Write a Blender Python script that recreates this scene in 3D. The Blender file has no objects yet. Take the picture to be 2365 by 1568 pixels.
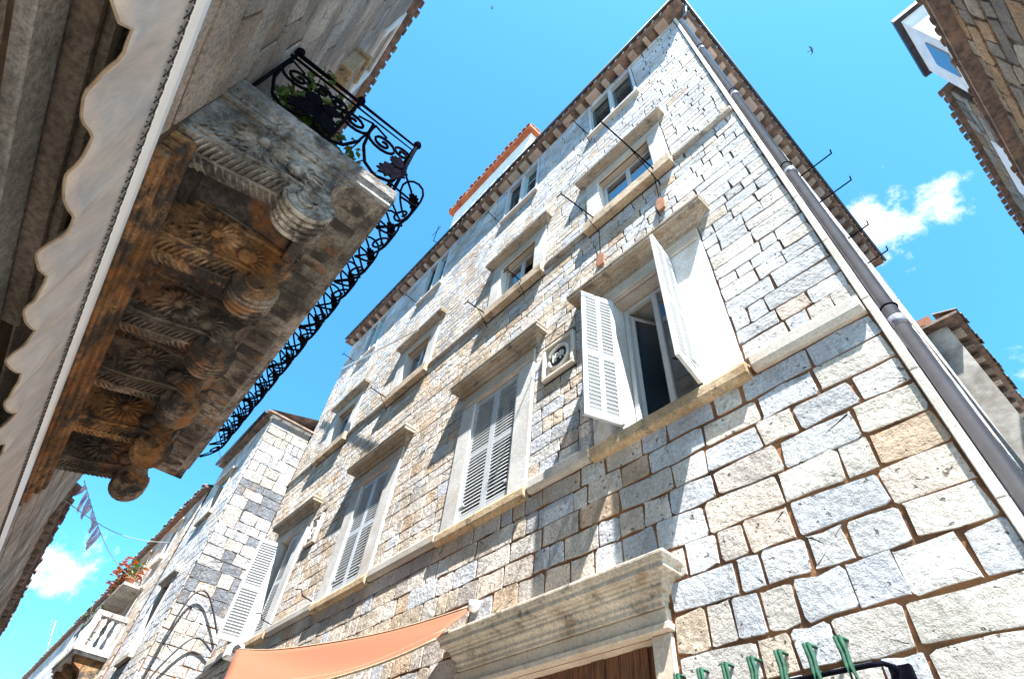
import bpy, math, random
from mathutils import Vector, Matrix

# ------------------------------------------------------------------ camera, sky, sun, exposure
scene = bpy.context.scene
COL = scene.collection
ZC = 1.6                                   # eye height; heights below are written relative to the eye
RX = Vector((0.66669134, -0.52311269, -0.53091974))   # world X, Y, Z axes seen in the camera frame (right, down, forward)
RY = Vector((0.74105859, 0.54141996, 0.39711029))
RZ = Vector((0.07971711, -0.65819263, 0.74861716))
cam_d = bpy.data.cameras.new('Camera')
cam = bpy.data.objects.new('Camera', cam_d)
COL.objects.link(cam)
right = Vector((RX[0], RY[0], RZ[0])); down = Vector((RX[1], RY[1], RZ[1])); fwd = Vector((RX[2], RY[2], RZ[2]))
M = Matrix((right, -down, -fwd)).transposed().to_4x4()
M.translation = Vector((0, 0, ZC))
cam.matrix_world = M
cam_d.sensor_fit = 'HORIZONTAL'; cam_d.sensor_width = 36.0
cam_d.lens = 1244.3 / 2365.0 * 36.0
cam_d.clip_start = 0.05; cam_d.clip_end = 2000
scene.camera = cam

SUN = Vector((2.5, -1.0, 5.4)).normalized()
world = bpy.data.worlds.new('World'); scene.world = world
world.use_nodes = True
wt = world.node_tree; wt.nodes.clear()
wo = wt.nodes.new('ShaderNodeOutputWorld'); wb = wt.nodes.new('ShaderNodeBackground')
sky = wt.nodes.new('ShaderNodeTexSky'); sky.sky_type = 'NISHITA'; sky.sun_disc = False
sky.sun_elevation = math.asin(SUN.z); sky.sun_rotation = math.atan2(SUN.x, SUN.y)
sky.altitude = 0; sky.air_density = 1.0; sky.dust_density = 0.6; sky.ozone_density = 1.0
tint = wt.nodes.new('ShaderNodeMix'); tint.data_type = 'RGBA'; tint.blend_type = 'MULTIPLY'
tint.inputs[0].default_value = 1.0
tint.inputs[7].default_value = (0.50, 1.30, 1.56, 1)
wt.links.new(sky.outputs[0], tint.inputs[6])
# fair-weather cumulus scraps, by direction
wtc = wt.nodes.new('ShaderNodeTexCoord')
def wmath(op, a, b=None, c=None):
    n = wt.nodes.new('ShaderNodeMath'); n.operation = op
    for i, v in enumerate((a, b, c)):
        if v is None: continue
        if isinstance(v, (int, float)): n.inputs[i].default_value = v
        else: wt.links.new(v, n.inputs[i])
    return n.outputs[0]
wn = wt.nodes.new('ShaderNodeTexNoise'); wn.inputs['Scale'].default_value = 24; wn.inputs['Detail'].default_value = 9
wn.inputs['Roughness'].default_value = 0.62
wt.links.new(wtc.outputs['Generated'], wn.inputs['Vector'])
tot = None
for (d, rad) in [((0.022, 0.640, 0.768), 0.095), ((0.100, 0.648, 0.755), 0.055), ((-0.954, -0.004, 0.299), 0.068), ((0.5, 0.5, 0.7), 0.16),
                 ((0.05, 0.9, 0.43), 0.22), ((0.8, -0.3, 0.5), 0.25), ((-0.4, -0.8, 0.45), 0.22), ((-0.93, 0.3, 0.18), 0.12)]:
    d = Vector(d).normalized()
    vd = wt.nodes.new('ShaderNodeVectorMath'); vd.operation = 'DISTANCE'
    wt.links.new(wtc.outputs['Generated'], vd.inputs[0]); vd.inputs[1].default_value = d
    f = wmath('SUBTRACT', 1.0, wmath('DIVIDE', vd.outputs['Value'], rad))
    f = wmath('MAXIMUM', f, 0.0)
    tot = f if tot is None else wmath('MAXIMUM', tot, f)
cl = wmath('ADD', wmath('MULTIPLY', tot, 0.42), wn.outputs['Fac'])
mr = wt.nodes.new('ShaderNodeMapRange'); mr.interpolation_type = 'SMOOTHSTEP'
wt.links.new(cl, mr.inputs[0]); mr.inputs[1].default_value = 0.62; mr.inputs[2].default_value = 0.88
mask = wmath('MULTIPLY', mr.outputs[0], wmath('GREATER_THAN', tot, 0.0))
mask = wmath('MULTIPLY', mask, 0.85)
cm = wt.nodes.new('ShaderNodeMix'); cm.data_type = 'RGBA'
wt.links.new(mask, cm.inputs[0]); wt.links.new(tint.outputs[2], cm.inputs[6]); cm.inputs[7].default_value = (5.6, 5.9, 6.1, 1)
wt.links.new(cm.outputs[2], wb.inputs[0])
wb.inputs[1].default_value = 0.055
wt.links.new(wb.outputs[0], wo.inputs[0])

sun_d = bpy.data.lights.new('Sun', 'SUN'); sun_d.energy = 5.0; sun_d.angle = math.radians(0.5); sun_d.color = (1.0, 0.965, 0.91)
sun = bpy.data.objects.new('Sun', sun_d); COL.objects.link(sun)
sun.rotation_euler = SUN.to_track_quat('Z', 'Y').to_euler(); sun.location = (20, -8, 30)
vs = scene.view_settings
vs.view_transform = 'Standard'; vs.look = 'None'; vs.gamma = 1.0; vs.use_curve_mapping = False
vs.exposure = 2.4
scene.cycles.max_bounces = 8; scene.cycles.diffuse_bounces = 5

# ------------------------------------------------------------------ helpers
rnd = random.Random(7)
WLOC = {}
class Fr:
    """wall frame: u along the wall, v up, w outward"""
    def __init__(s, o, U, W, V=(0, 0, 1)):
        s.o = Vector(o); s.U = Vector(U); s.V = Vector(V); s.W = Vector(W)
    def __call__(s, u, v, w=0.0): return s.o + s.U * u + s.V * v + s.W * w
ID = Fr((0, 0, 0), (1, 0, 0), (0, 1, 0))      # u=x, v=z, w=y
TH = math.radians(1.9)
def LT(p):                                    # palazzo frame -> world
    c, s = math.cos(TH), math.sin(TH)
    return Vector((p[0] * c + p[1] * s, -p[0] * s + p[1] * c, p[2]))
class MB:
    def __init__(s, xf=None): s.v = []; s.f = []; s.sm = []; s.t = []; s.xf = xf; s.tone = (1, 1, 1)
    def vert(s, p):
        s.v.append(tuple(p)); s.t.append(s.tone); return len(s.v) - 1
    def face(s, idx, smooth=False): s.f.append(tuple(idx)); s.sm.append(smooth)
    def quadp(s, a, b, c, d, smooth=False): s.face([s.vert(a), s.vert(b), s.vert(c), s.vert(d)], smooth)
    def box(s, x0, x1, y0, y1, z0, z1, fr=None):
        """axis box; with a frame the axes are u, w, v"""
        if fr: P = lambda x, y, z: fr(x, z, y)
        else: P = lambda x, y, z: Vector((x, y, z))
        i = [s.vert(P(x, y, z)) for z in (z0, z1) for y in (y0, y1) for x in (x0, x1)]
        q = [(0, 2, 3, 1), (4, 5, 7, 6), (0, 1, 5, 4), (2, 6, 7, 3), (0, 4, 6, 2), (1, 3, 7, 5)]
        flip = fr is not None and fr.U.cross(fr.W).dot(fr.V) < 0
        for a in q: s.face([i[k] for k in (reversed(a) if flip else a)])
    def prism(s, prof, u0, u1, P):
        """profile [(a,b)] extruded along u; P(u,a,b) -> point"""
        n = len(prof)
        A = [s.vert(P(u0, a, b)) for a, b in prof]; B = [s.vert(P(u1, a, b)) for a, b in prof]
        for k in range(n):
            j = (k + 1) % n; s.face((A[k], A[j], B[j], B[k]))
        s.face(A[::-1]); s.face(B)
    def tube(s, pts, r, n=6, caps=True, r1=None):
        pts = [Vector(p) for p in pts]; m = len(pts); rings = []
        up = Vector((0, 0, 1))
        for k in range(m):
            t = (pts[min(k + 1, m - 1)] - pts[max(k - 1, 0)])
            if t.length < 1e-9: t = Vector((0, 0, 1))
            t.normalize()
            a = t.cross(up)
            if a.length < 0.05: a = t.cross(Vector((1, 0, 0)))
            a.normalize(); b = t.cross(a)
            rr = r if r1 is None else r + (r1 - r) * k / (m - 1)
            rings.append([s.vert(pts[k] + (a * math.cos(2 * math.pi * j / n) + b * math.sin(2 * math.pi * j / n)) * rr) for j in range(n)])
        for k in range(m - 1):
            for j in range(n):
                q = (j + 1) % n
                s.face((rings[k][j], rings[k + 1][j], rings[k + 1][q], rings[k][q]), True)
        if caps: s.face(rings[0]); s.face(rings[-1][::-1])
    def lathe(s, c, prof, n=10, axis=None):
        """prof [(r,h)] about the vertical through c (or frame axes a,b,ax)"""
        if axis is None: a, b, ax = Vector((1, 0, 0)), Vector((0, 1, 0)), Vector((0, 0, 1))
        else: a, b, ax = axis
        c = Vector(c)
        R = [[s.vert(c + ax * h + (a * math.cos(2 * math.pi * j / n) + b * math.sin(2 * math.pi * j / n)) * r) for j in range(n)] for r, h in prof]
        for k in range(len(R) - 1):
            for j in range(n):
                q = (j + 1) % n; s.face((R[k][j], R[k][q], R[k + 1][q], R[k + 1][j]), True)
        s.face(R[0][::-1]); s.face(R[-1])
    def plate(s, pts, P, t):
        """flat outline [(a,b)] given thickness t; P(a,b,c)"""
        A = [s.vert(P(a, b, -t / 2)) for a, b in pts]; B = [s.vert(P(a, b, t / 2)) for a, b in pts]
        n = len(pts)
        for k in range(n):
            j = (k + 1) % n; s.face((A[k], A[j], B[j], B[k]))
        s.face(A[::-1]); s.face(B)
    def leaf(s, c, d, n, L, w):
        """a bent pointed leaf of four triangles-pairs"""
        c = Vector(c); d = Vector(d).normalized(); n = Vector(n).normalized()
        sd = d.cross(n).normalized()
        a = s.vert(c); m1 = s.vert(c + d * L * .5 + sd * w + n * w * .25); m2 = s.vert(c + d * L * .5 - sd * w + n * w * .25)
        m = s.vert(c + d * L * .55 - n * w * .1); e = s.vert(c + d * L - n * L * .18)
        s.face((a, m1, m)); s.face((a, m, m2)); s.face((m1, e, m)); s.face((m, e, m2))
def setp(o, label=None, cat=None, group=None, kind=None):
    if label: o['label'] = label
    if cat: o['category'] = cat
    if group: o['group'] = group
    if kind: o['kind'] = kind
    return o
def build(name, mb, mat, parent=None, label=None, cat=None, group=None, kind=None, bevel=0.0, org=None):
    pts = [Vector(p) for p in mb.v]
    if mb.xf: pts = [mb.xf(p) for p in pts]
    pts = [p + Vector((0, 0, ZC)) for p in pts]
    if org is None:
        lo = [min(p[i] for p in pts) for i in range(3)]; hi = [max(p[i] for p in pts) for i in range(3)]
        org = Vector(((lo[0] + hi[0]) / 2, (lo[1] + hi[1]) / 2, lo[2]))
    me = bpy.data.meshes.new(name)
    me.from_pydata([tuple(p - org) for p in pts], [], mb.f)
    me.polygons.foreach_set('use_smooth', mb.sm)
    ca = me.color_attributes.new('tone', 'FLOAT_COLOR', 'POINT')
    flat = []
    for t in mb.t: flat += [t[0], t[1], t[2], 1.0]
    ca.data.foreach_set('color', flat)
    me.materials.append(mat)
    o = bpy.data.objects.new(name, me); COL.objects.link(o)
    o.location = org
    if parent is not None:
        o.parent = parent; o.location = org - WLOC[parent.name]
    WLOC[o.name] = org
    if bevel:
        b = o.modifiers.new('Bevel', 'BEVEL'); b.width = bevel; b.segments = 1; b.limit_method = 'ANGLE'
    return setp(o, label, cat, group, kind)
def root(name, loc, label, cat, group=None):
    o = bpy.data.objects.new(name, None); COL.objects.link(o)
    loc = Vector(loc) + Vector((0, 0, ZC)); o.location = loc; WLOC[o.name] = loc
    o.empty_display_size = 0.2
    return setp(o, label, cat, group)
def clone(src, off, parent=None):
    o = src.copy(); COL.objects.link(o)
    o.location = Vector(src.location) + Vector(off)
    if parent is not None and parent is not src.parent:
        w = WLOC[src.name] + Vector(off); o.parent = parent; o.location = w - WLOC[parent.name]
    WLOC[o.name] = WLOC[src.name] + Vector(off)
    return o
def pix(p):
    c = Vector((Vector((RX[0], RY[0], RZ[0])).dot(p), Vector((RX[1], RY[1], RZ[1])).dot(p), Vector((RX[2], RY[2], RZ[2])).dot(p)))
    if c.z < 0.05: return None
    return (1182.5 + 1244.3 * c.x / c.z, 784 + 1244.3 * c.y / c.z)

# ------------------------------------------------------------------ materials
def newmat(name):
    m = bpy.data.materials.new(name); m.use_nodes = True
    nt = m.node_tree; b = nt.nodes['Principled BSDF']
    return m, nt, b
def noise(nt, scale, detail=4, rough=.55, vec=None, dist=0):
    n = nt.nodes.new('ShaderNodeTexNoise'); n.inputs['Scale'].default_value = scale; n.inputs['Detail'].default_value = detail
    n.inputs['Roughness'].default_value = rough; n.inputs['Distortion'].default_value = dist
    if vec is not None: nt.links.new(vec, n.inputs['Vector'])
    return n.outputs['Fac']
def rng(nt, f, a, b, c, d, smooth=True):
    n = nt.nodes.new('ShaderNodeMapRange')
    if smooth: n.interpolation_type = 'SMOOTHSTEP'
    nt.links.new(f, n.inputs[0])
    for i, v in zip((1, 2, 3, 4), (a, b, c, d)): n.inputs[i].default_value = v
    return n.outputs[0]
def mixc(nt, f, a, b, mode='MIX'):
    n = nt.nodes.new('ShaderNodeMix'); n.data_type = 'RGBA'; n.blend_type = mode
    for i, v in ((0, f), (6, a), (7, b)):
        if isinstance(v, (int, float)): n.inputs[i].default_value = v
        elif isinstance(v, tuple): n.inputs[i].default_value = (*v, 1)
        else: nt.links.new(v, n.inputs[i])
    return n.outputs[2]
def pos(nt, sc=(1, 1, 1)):
    g = nt.nodes.new('ShaderNodeNewGeometry')
    if sc == (1, 1, 1): return g.outputs['Position']
    m = nt.nodes.new('ShaderNodeMapping'); nt.links.new(g.outputs['Position'], m.inputs[0]); m.inputs['Scale'].default_value = sc
    return m.outputs[0]
def bump(nt, b, h, strength, dist):
    n = nt.nodes.new('ShaderNodeBump'); n.inputs['Strength'].default_value = strength; n.inputs['Distance'].default_value = dist
    nt.links.new(h, n.inputs['Height']); nt.links.new(n.outputs[0], b.inputs['Normal'])
def addm(nt, a, b, k=1.0):
    n = nt.nodes.new('ShaderNodeMath'); n.operation = 'MULTIPLY_ADD'
    nt.links.new(b, n.inputs[0]); n.inputs[1].default_value = k; nt.links.new(a, n.inputs[2])
    return n.outputs[0]
def stone_mat(name, stain=(0.30, 0.20, 0.12), st=0.35, pits=0.55, fine=22, bs=0.9, bd=0.03, lo=0.72, hi=1.12, blk=0.3, sr=(.52, .75), br=(.58, .72), ss=(2.6, 5.5), spk=.55):
    """stone whose own colour comes from each block's tone, with weathering, pits and tooling relief"""
    m, nt, b = newmat(name)
    at = nt.nodes.new('ShaderNodeAttribute'); at.attribute_name = 'tone'
    p = pos(nt)
    c = mixc(nt, 1.0, at.outputs['Color'], (1, 1, 1), 'MULTIPLY')
    w = rng(nt, noise(nt, 1.7, 6, .6, p), .35, .7, lo, hi)
    sp = rng(nt, noise(nt, fine * 1.6, 5, .75, p), .32, .68, spk, 1.18)
    def mul(c, f):
        v = nt.nodes.new('ShaderNodeVectorMath'); v.operation = 'SCALE'
        nt.links.new(c, v.inputs[0]); nt.links.new(f, v.inputs['Scale']); return v.outputs[0]
    c = mul(mul(c, w), sp)
    s1 = rng(nt, noise(nt, ss[0], 7, .65, p, .4), sr[0], sr[1], 0, st)
    c = mixc(nt, s1, c, stain)
    s2 = rng(nt, noise(nt, ss[1], 8, .7, p), br[0], br[1], 0, blk)
    c = mixc(nt, s2, c, (0.05, 0.045, 0.043))
    pt = noise(nt, fine, 3, .5, p)
    pm = rng(nt, pt, .66, .72, 0, pits)
    c = mixc(nt, pm, c, (0.07, 0.06, 0.055))
    nt.links.new(c, b.inputs['Base Color']); b.inputs['Roughness'].default_value = .92
    b.inputs['Specular IOR Level'].default_value = .25
    h = addm(nt, noise(nt, fine * .55, 8, .68, p), pm, -.5)
    bump(nt, b, h, bs, bd)
    return m
M_stone = stone_mat('rough limestone', st=.30, bs=1.0, bd=.06, fine=19, pits=.75, spk=.74)
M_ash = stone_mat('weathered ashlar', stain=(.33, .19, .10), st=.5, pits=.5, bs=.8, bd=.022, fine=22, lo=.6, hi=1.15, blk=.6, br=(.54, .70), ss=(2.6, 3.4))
M_trim = stone_mat('dressed limestone', stain=(.40, .29, .18), st=.5, pits=.3, bs=.4, bd=.008, fine=26, lo=.82, hi=1.08, spk=.85, blk=.22)
M_sill = stone_mat('stained moulding stone', stain=(.20, .115, .05), st=.85, pits=.45, bs=.6, bd=.012, fine=24, blk=.75, spk=.7, br=(.52, .68))
M_balc = stone_mat('lichened carved stone', stain=(.33, .135, .042), st=.8, pits=.8, bs=1.0, bd=.055, fine=15, lo=.35, hi=1.3, blk=.95, sr=(.48, .66), br=(.46, .60), ss=(1.9, 3.2))
M_balcg = stone_mat('grey carved stone', stain=(.20, .15, .10), st=.6, pits=.8, bs=1.0, bd=.05, fine=16, lo=.42, hi=1.4, blk=.95, sr=(.50, .70), br=(.46, .62), ss=(2.4, 2.8))
M_rubble = stone_mat('rubble', stain=(.22, .15, .09), st=.6, pits=.6, bs=1.0, bd=.05, fine=12, blk=.55)
def jit(t, rr, a, b):
    k = rr.uniform(a, b); return tuple(x * k for x in t)
def plain(name, col, rough=.6, var=.15, scale=8, bs=0.0, bd=.01, metal=0.0, col2=None, sc=(1, 1, 1), ior=None, spec=.5, tone=False):
    m, nt, b = newmat(name)
    p = pos(nt, sc); n = noise(nt, scale, 6, .65, p)
    c2 = col2 if col2 else tuple(max(0, x * (1 - 2 * var)) for x in col)
    c = mixc(nt, rng(nt, n, .3, .7, 0, 1), c2, col)
    if tone:
        at = nt.nodes.new('ShaderNodeAttribute'); at.attribute_name = 'tone'; c = mixc(nt, 1.0, c, at.outputs['Color'], 'MULTIPLY')
    nt.links.new(c, b.inputs['Base Color']); b.inputs['Roughness'].default_value = rough; b.inputs['Metallic'].default_value = metal
    b.inputs['Specular IOR Level'].default_value = spec
    if ior: b.inputs['IOR'].default_value = ior
    if bs: bump(nt, b, n, bs, bd)
    return m
# lime mortar: brown-orange where it was repointed low down, grey older mortar above
M_mort, nt_, b_ = newmat('mortar')
sep = nt_.nodes.new('ShaderNodeSeparateXYZ'); nt_.links.new(pos(nt_), sep.inputs[0])
hz = rng(nt_, addm(nt_, sep.outputs['Z'], noise(nt_, .7, 4, .6, pos(nt_)), 3.5), 6.0, 9.0, 0, 1)
nn = rng(nt_, noise(nt_, 4, 6, .6, pos(nt_)), .35, .65, 0, 1)
lowc = mixc(nt_, nn, (.10, .045, .02), (.27, .12, .05)); upc = mixc(nt_, nn, (.035, .03, .028), (.10, .075, .06))
nt_.links.new(mixc(nt_, hz, lowc, upc), b_.inputs['Base Color']); b_.inputs['Roughness'].default_value = .95
bump(nt_, b_, noise(nt_, 40, 6, .7, pos(nt_)), .8, .012)
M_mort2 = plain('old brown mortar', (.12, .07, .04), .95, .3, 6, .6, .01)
M_plaster = plain('white render', (.72, .71, .70), .9, .10, 3, .3, .006)
M_plaster2 = plain('grimy render', (.44, .43, .41), .9, .25, 1.6, .4, .01, col2=(.16, .145, .125))
M_white = plain('white paint', (.46, .48, .50), .45, .05, 9, .15, .003)
M_whitem = plain('white enamel tube', (.82, .83, .84), .3, .03, 5)
M_teal = plain('dark green paint', (.03, .075, .075), .5, .2, 12)
M_teal2 = plain('pale turquoise paint', (.32, .58, .58), .5, .1, 12)
M_iron = plain('black wrought iron', (.008, .008, .013), .9, .3, 30, .3, .003, spec=.0)
M_steel = plain('grey pvc pipe', (.15, .15, .185), .25, .12, 5)
M_lead = plain('old gutter metal', (.06, .06, .07), .5, .3, 6, .2, .004, .5)
M_tile = plain('terracotta tile', (.50, .17, .075), .85, .25, 5, .4, .006, tone=True)
M_tileold = plain('weathered roof tile', (.26, .17, .13), .9, .4, 6, .5, .008, col2=(.07, .06, .055), tone=True)
M_wood = plain('old brown wood', (.20, .085, .04), .7, .4, 6, .5, .008, sc=(12, 12, .8), col2=(.035, .016, .010))
M_canvas = plain('orange canvas', (.19, .058, .024), .85, .06, 60, .25, .002)
M_valance = plain('off-white awning cloth', (.52, .47, .43), .8, .10, 2.2, .9, .03, sc=(3, 3, 1.6), col2=(.36, .335, .33))
M_gold = plain('tan piping', (.33, .24, .16), .7, .2, 20)
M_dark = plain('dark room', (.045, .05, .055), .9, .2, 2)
M_room = plain('pale room plaster', (.75, .78, .80), .9, .08, 2)
M_green = plain('leaf green', (.075, .15, .03), .6, .4, 9, col2=(.03, .07, .015))
M_leaf2 = plain('bright leaf', (.17, .26, .05), .6, .3, 9)
M_orange = plain('orange blossom', (.75, .22, .03), .7, .3, 12)
M_bark = plain('stem', (.10, .07, .04), .9, .3, 12)
M_pot = plain('clay pot', (.34, .14, .07), .85, .2, 10)
M_gpaint = plain('verdigris green paint', (.012, .06, .036), .75, .45, 30, .4, .003, col2=(.006, .028, .018), spec=.15)
M_flag = plain('bunting cloth', (.72, .66, .72), .8, .3, 7, col2=(.16, .12, .42))
M_bird = plain('dark plumage', (.03, .03, .035), .8)
M_cable = plain('grey cable', (.30, .33, .36), .6)
M_blackc = plain('black cable', (.03, .03, .035), .5)
M_lamp = plain('white lamp housing', (.80, .80, .80), .35, .04, 8)
M_ground = plain('worn limestone paving', (.33, .30, .26), .6, .2, 2, .3, .01)
M_bluewin = plain('window glass', (.03, .05, .075), .04, .2, 1, ior=2.4, spec=.8)
M_dkglass = plain('dark attic glass', (.012, .016, .02), .08, .2, 1, ior=1.4)
M_glass2 = plain('shop glass', (.03, .03, .035), .06, .2, 1, ior=1.8)

# ------------------------------------------------------------------ stonework generator
TONES = {
    'cool': [(.58, .60, .64), (.54, .56, .60), (.62, .63, .65), (.50, .52, .56), (.58, .55, .52), (.46, .47, .49), (.55, .57, .62), (.60, .57, .52), (.58, .54, .48), (.62, .61, .59)],
    'warm': [(.60, .53, .46), (.56, .48, .395), (.63, .58, .53), (.52, .43, .34), (.60, .52, .45), (.54, .41, .30), (.50, .45, .41), (.61, .57, .53)],
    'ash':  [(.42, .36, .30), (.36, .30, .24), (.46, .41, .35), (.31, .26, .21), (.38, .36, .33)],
    'grey': [(.55, .55, .57), (.26, .28, .31), (.60, .60, .62), (.52, .52, .54), (.31, .33, .36), (.57, .56, .55), (.62, .62, .64)],
    'rub':  [(.30, .25, .19), (.22, .19, .155), (.34, .30, .245), (.17, .145, .125), (.30, .20, .12)],
}
def stone(mb, fr, u0, u1, v0, v1, proud, tone, r, gap, rough=1.0):
    if callable(gap): gap = gap((u0, u1, v0, v1))
    proud *= r.uniform(.78, 1.28)
    g = gap / 2
    u0 += g * (.6 + r.random() * .8); u1 -= g * (.6 + r.random() * .8); v0 += g * (.6 + r.random() * .8); v1 -= g * (.6 + r.random() * .8)
    if u1 - u0 < .02 or v1 - v0 < .02: return
    w, h = u1 - u0, v1 - v0
    c = min(w, h) * (.02 + .07 * r.random()) * rough
    j = min(w, h) * .06 * rough
    J = lambda: r.uniform(-j, j)
    um, vm = (u0 + u1) / 2, (v0 + v1) / 2
    ct = [(u0 + c, v0), (um, v0), (u1 - c, v0), (u1, v0 + c), (u1, v1 - c), (u1 - c, v1), (um, v1), (u0 + c, v1), (u0, v1 - c), (u0, v0 + c)]
    ct = [(a + J(), b + J()) for a, b in ct]
    k = .94 + .12 * r.random(); mb.tone = tuple(x * k for x in tone)
    r0 = [mb.vert(fr(a, b, -.03)) for a, b in ct]
    r1 = [mb.vert(fr(a + (um - a) * .02, b + (vm - b) * .02, proud * (1 - .1 * rough * r.random()))) for a, b in ct]
    ins = min(.02, min(w, h) * .12)
    r2 = []
    for a, b in ct:
        a2 = um + (a - um) * max(.3, 1 - 2 * ins / w); b2 = vm + (b - vm) * max(.3, 1 - 2 * ins / h)
        r2.append(mb.vert(fr(a2 + J() * .6, b2 + J() * .6, proud)))
    cc = mb.vert(fr(um + J(), vm + J(), proud))
    n = len(ct)
    for i in range(n):
        q = (i + 1) % n
        mb.face((r0[i], r0[q], r1[q], r1[i])); mb.face((r1[i], r1[q], r2[q], r2[i])); mb.face((r2[i], r2[q], cc))
def layout(u0, u1, v0, v1, hs, wm, holes, r, courses=None):
    """courses of blocks in a rectangle, kept clear of holes (u0,u1,v0,v1)"""
    out = []
    if courses is None:
        courses = [v0]
        while courses[-1] < v1 - hs * .6: courses.append(courses[-1] + hs * r.uniform(.78, 1.22))
        courses[-1] = v1
    for a, b in zip(courses[:-1], courses[1:]):
        for c, d in ((a, b),):
            blk = sorted((h[0], h[1]) for h in holes if min(d, h[3]) - max(c, h[2]) > .35 * (d - c))
            x = u0; free = []
            for s, e in blk:
                if s > x: free.append((x, s))
                x = max(x, e)
            if x < u1: free.append((x, u1))
            for s, e in free:
                if e - s < .03: continue
                y = s
                while y < e - .01:
                    w = wm * (.55 + r.random() ** 1.6 * 1.25)
                    if r.random() < .07: w *= 1.7
                    if y + w > e - wm * .45: w = e - y
                    if w > wm * 2.4: w = wm * 1.3
                    out.append((y, y + w, c, d)); y += w
    return out
def masonry(parent, fr, rects, tonef, mat, proud, gap, r, limit, xf=None, nm='stone', rough=1.0):
    """the largest blocks in view as single objects, the rest joined"""
    sc = []
    for q in rects:
        ps = [fr(q[0], q[2]), fr(q[1], q[2]), fr(q[1], q[3]), fr(q[0], q[3])]
        if xf: ps = [xf(p) for p in ps]
        px = [pix(p) for p in ps]; a = 0
        if all(px):
            cx = sum(p[0] for p in px) / 4; cy = sum(p[1] for p in px) / 4
            if -30 < cx < 2395 and -30 < cy < 1598:
                a = abs(sum(px[i][0] * px[(i + 1) % 4][1] - px[(i + 1) % 4][0] * px[i][1] for i in range(4))) / 2
        sc.append((a, q))
    sc.sort(key=lambda t: -t[0])
    rest = MB(xf)
    for i, (a, q) in enumerate(sc):
        if i < limit and a > 25:
            mb = MB(xf); stone(mb, fr, *q, proud, tonef(q), r, gap, rough)
            if mb.v: build(nm, mb, mat, parent)
        else: stone(rest, fr, *q, proud, tonef(q), r, gap, rough)
    if rest.v: build(nm + '_courses', rest, mat, parent, kind='stuff')
def wall_sheet(mb, fr, u0, u1, v0, v1, holes, w=0.0):
    us = sorted({u0, u1} | {e for h in holes for e in h[:2] if u0 < e < u1}); vs_ = sorted({v0, v1} | {e for h in holes for e in h[2:] if v0 < e < v1})
    for a, b in zip(us[:-1], us[1:]):
        for c, d in zip(vs_[:-1], vs_[1:]):
            m, n = (a + b) / 2, (c + d) / 2
            if any(h[0] < m < h[1] and h[2] < n < h[3] for h in holes): continue
            mb.quadp(fr(a, c, w), fr(b, c, w), fr(b, d, w), fr(a, d, w))
def pick(key, r): return r.choice(TONES[key])

# ------------------------------------------------------------------ ground
mb = MB()
mb.quadp((-400, -400, -ZC), (400, -400, -ZC), (400, 400, -ZC), (-400, 400, -ZC))
build('ground', mb, M_ground, kind='structure')

# ------------------------------------------------------------------ shared building pieces
def mould(mb, fr, u0, u1, pr):
    """moulding profile [(w, v)] run along the front and returned at both ends"""
    b = pr[0][0]
    R = [[mb.vert(fr(u, v, w)) for u, w in ((u0 - a, -.03), (u0 - a, a), (u1 + a, a), (u1 + a, -.03))] for a, v in pr]
    for k in range(len(R) - 1):
        for i in range(3): mb.face((R[k][i], R[k][i + 1], R[k + 1][i + 1], R[k + 1][i]))
    mb.face(R[0][::-1]); mb.face(R[-1])
def hood(mb, fr, u0, u1, v0, h, q):
    pr = [(q * .10, 0), (q * .22, 0), (q * .22, .18), (q * .36, .20), (q * .40, .34), (q * .46, .44), (q * .62, .50), (q * .62, .58), (q * .96, .60), (q * .96, .80), (q, .82), (q, .98), (q * .1, 1.08)]
    mould(mb, fr, u0 + q * .5, u1 - q * .5, [(a, v0 + b * h) for a, b in pr])
def shutter(parent, fr, hu, hw, ang, side, W, v0, v1, cols=1, split=.5, pitch=.054, label=None):
    """louvred leaf hinged at (hu, hw); side +1 opens to larger u; ang 0 = closed"""
    a = math.radians(ang)
    du, dw = side * math.cos(a), math.sin(a)                 # along the leaf in (u, w)
    d = fr.U * du + fr.W * dw; n = fr.U * (-dw * side) + fr.W * (du * side)
    f = Fr(fr(hu, 0, hw), d, n)
    T = .036; sw = .052
    mb = MB()
    us = [i * W / cols for i in range(cols + 1)]
    bays = []
    mid = v0 + (v1 - v0) * split
    for k, u in enumerate(us):
        c0 = max(0, u - sw / 2) if 0 < k < cols else (0 if k == 0 else W - sw)
        mb.box(c0, c0 + sw, -T / 2, T / 2, v0, v1, f)
    for k in range(cols):
        a0 = us[k] + (sw if k == 0 else sw / 2); a1 = us[k + 1] - (sw if k == cols - 1 else sw / 2)
        for (b0, b1) in ((v0, v0 + .09), (mid - .04, mid + .04), (v1 - .07, v1)):
            mb.box(a0 - .003, a1 + .003, -T / 2 + .002, T / 2 - .002, b0, b1, f)
        bays += [(a0, a1, v0 + .09, mid - .04), (a0, a1, mid + .04, v1 - .07)]
    # strap hinges
    for v in (v0 + .22, v1 - .2): mb.box(-.02, .10, T / 2, T / 2 + .008, v, v + .03, f)
    sh = build('shutter', mb, M_white, parent, label)
    slope = Fr((0, 0, 0), f.U, f.W)
    for (a0, a1, b0, b1) in bays:
        n_ = max(2, int((b1 - b0) / pitch)); st = (b1 - b0) / n_
        s = MB(); cv = b0 + st * .5
        pr = [(-.021, .014), (-.018, .026), (.020, -.004), (.022, -.022), (.014, -.022)]
        s.prism(pr, a0 - .002, a1 + .002, lambda u, w, v: f(u, cv + v, w * .8))
        first = build('slat', s, M_white, sh)
        for i in range(1, n_): clone(first, (0, 0, st * i))
    return sh
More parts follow.
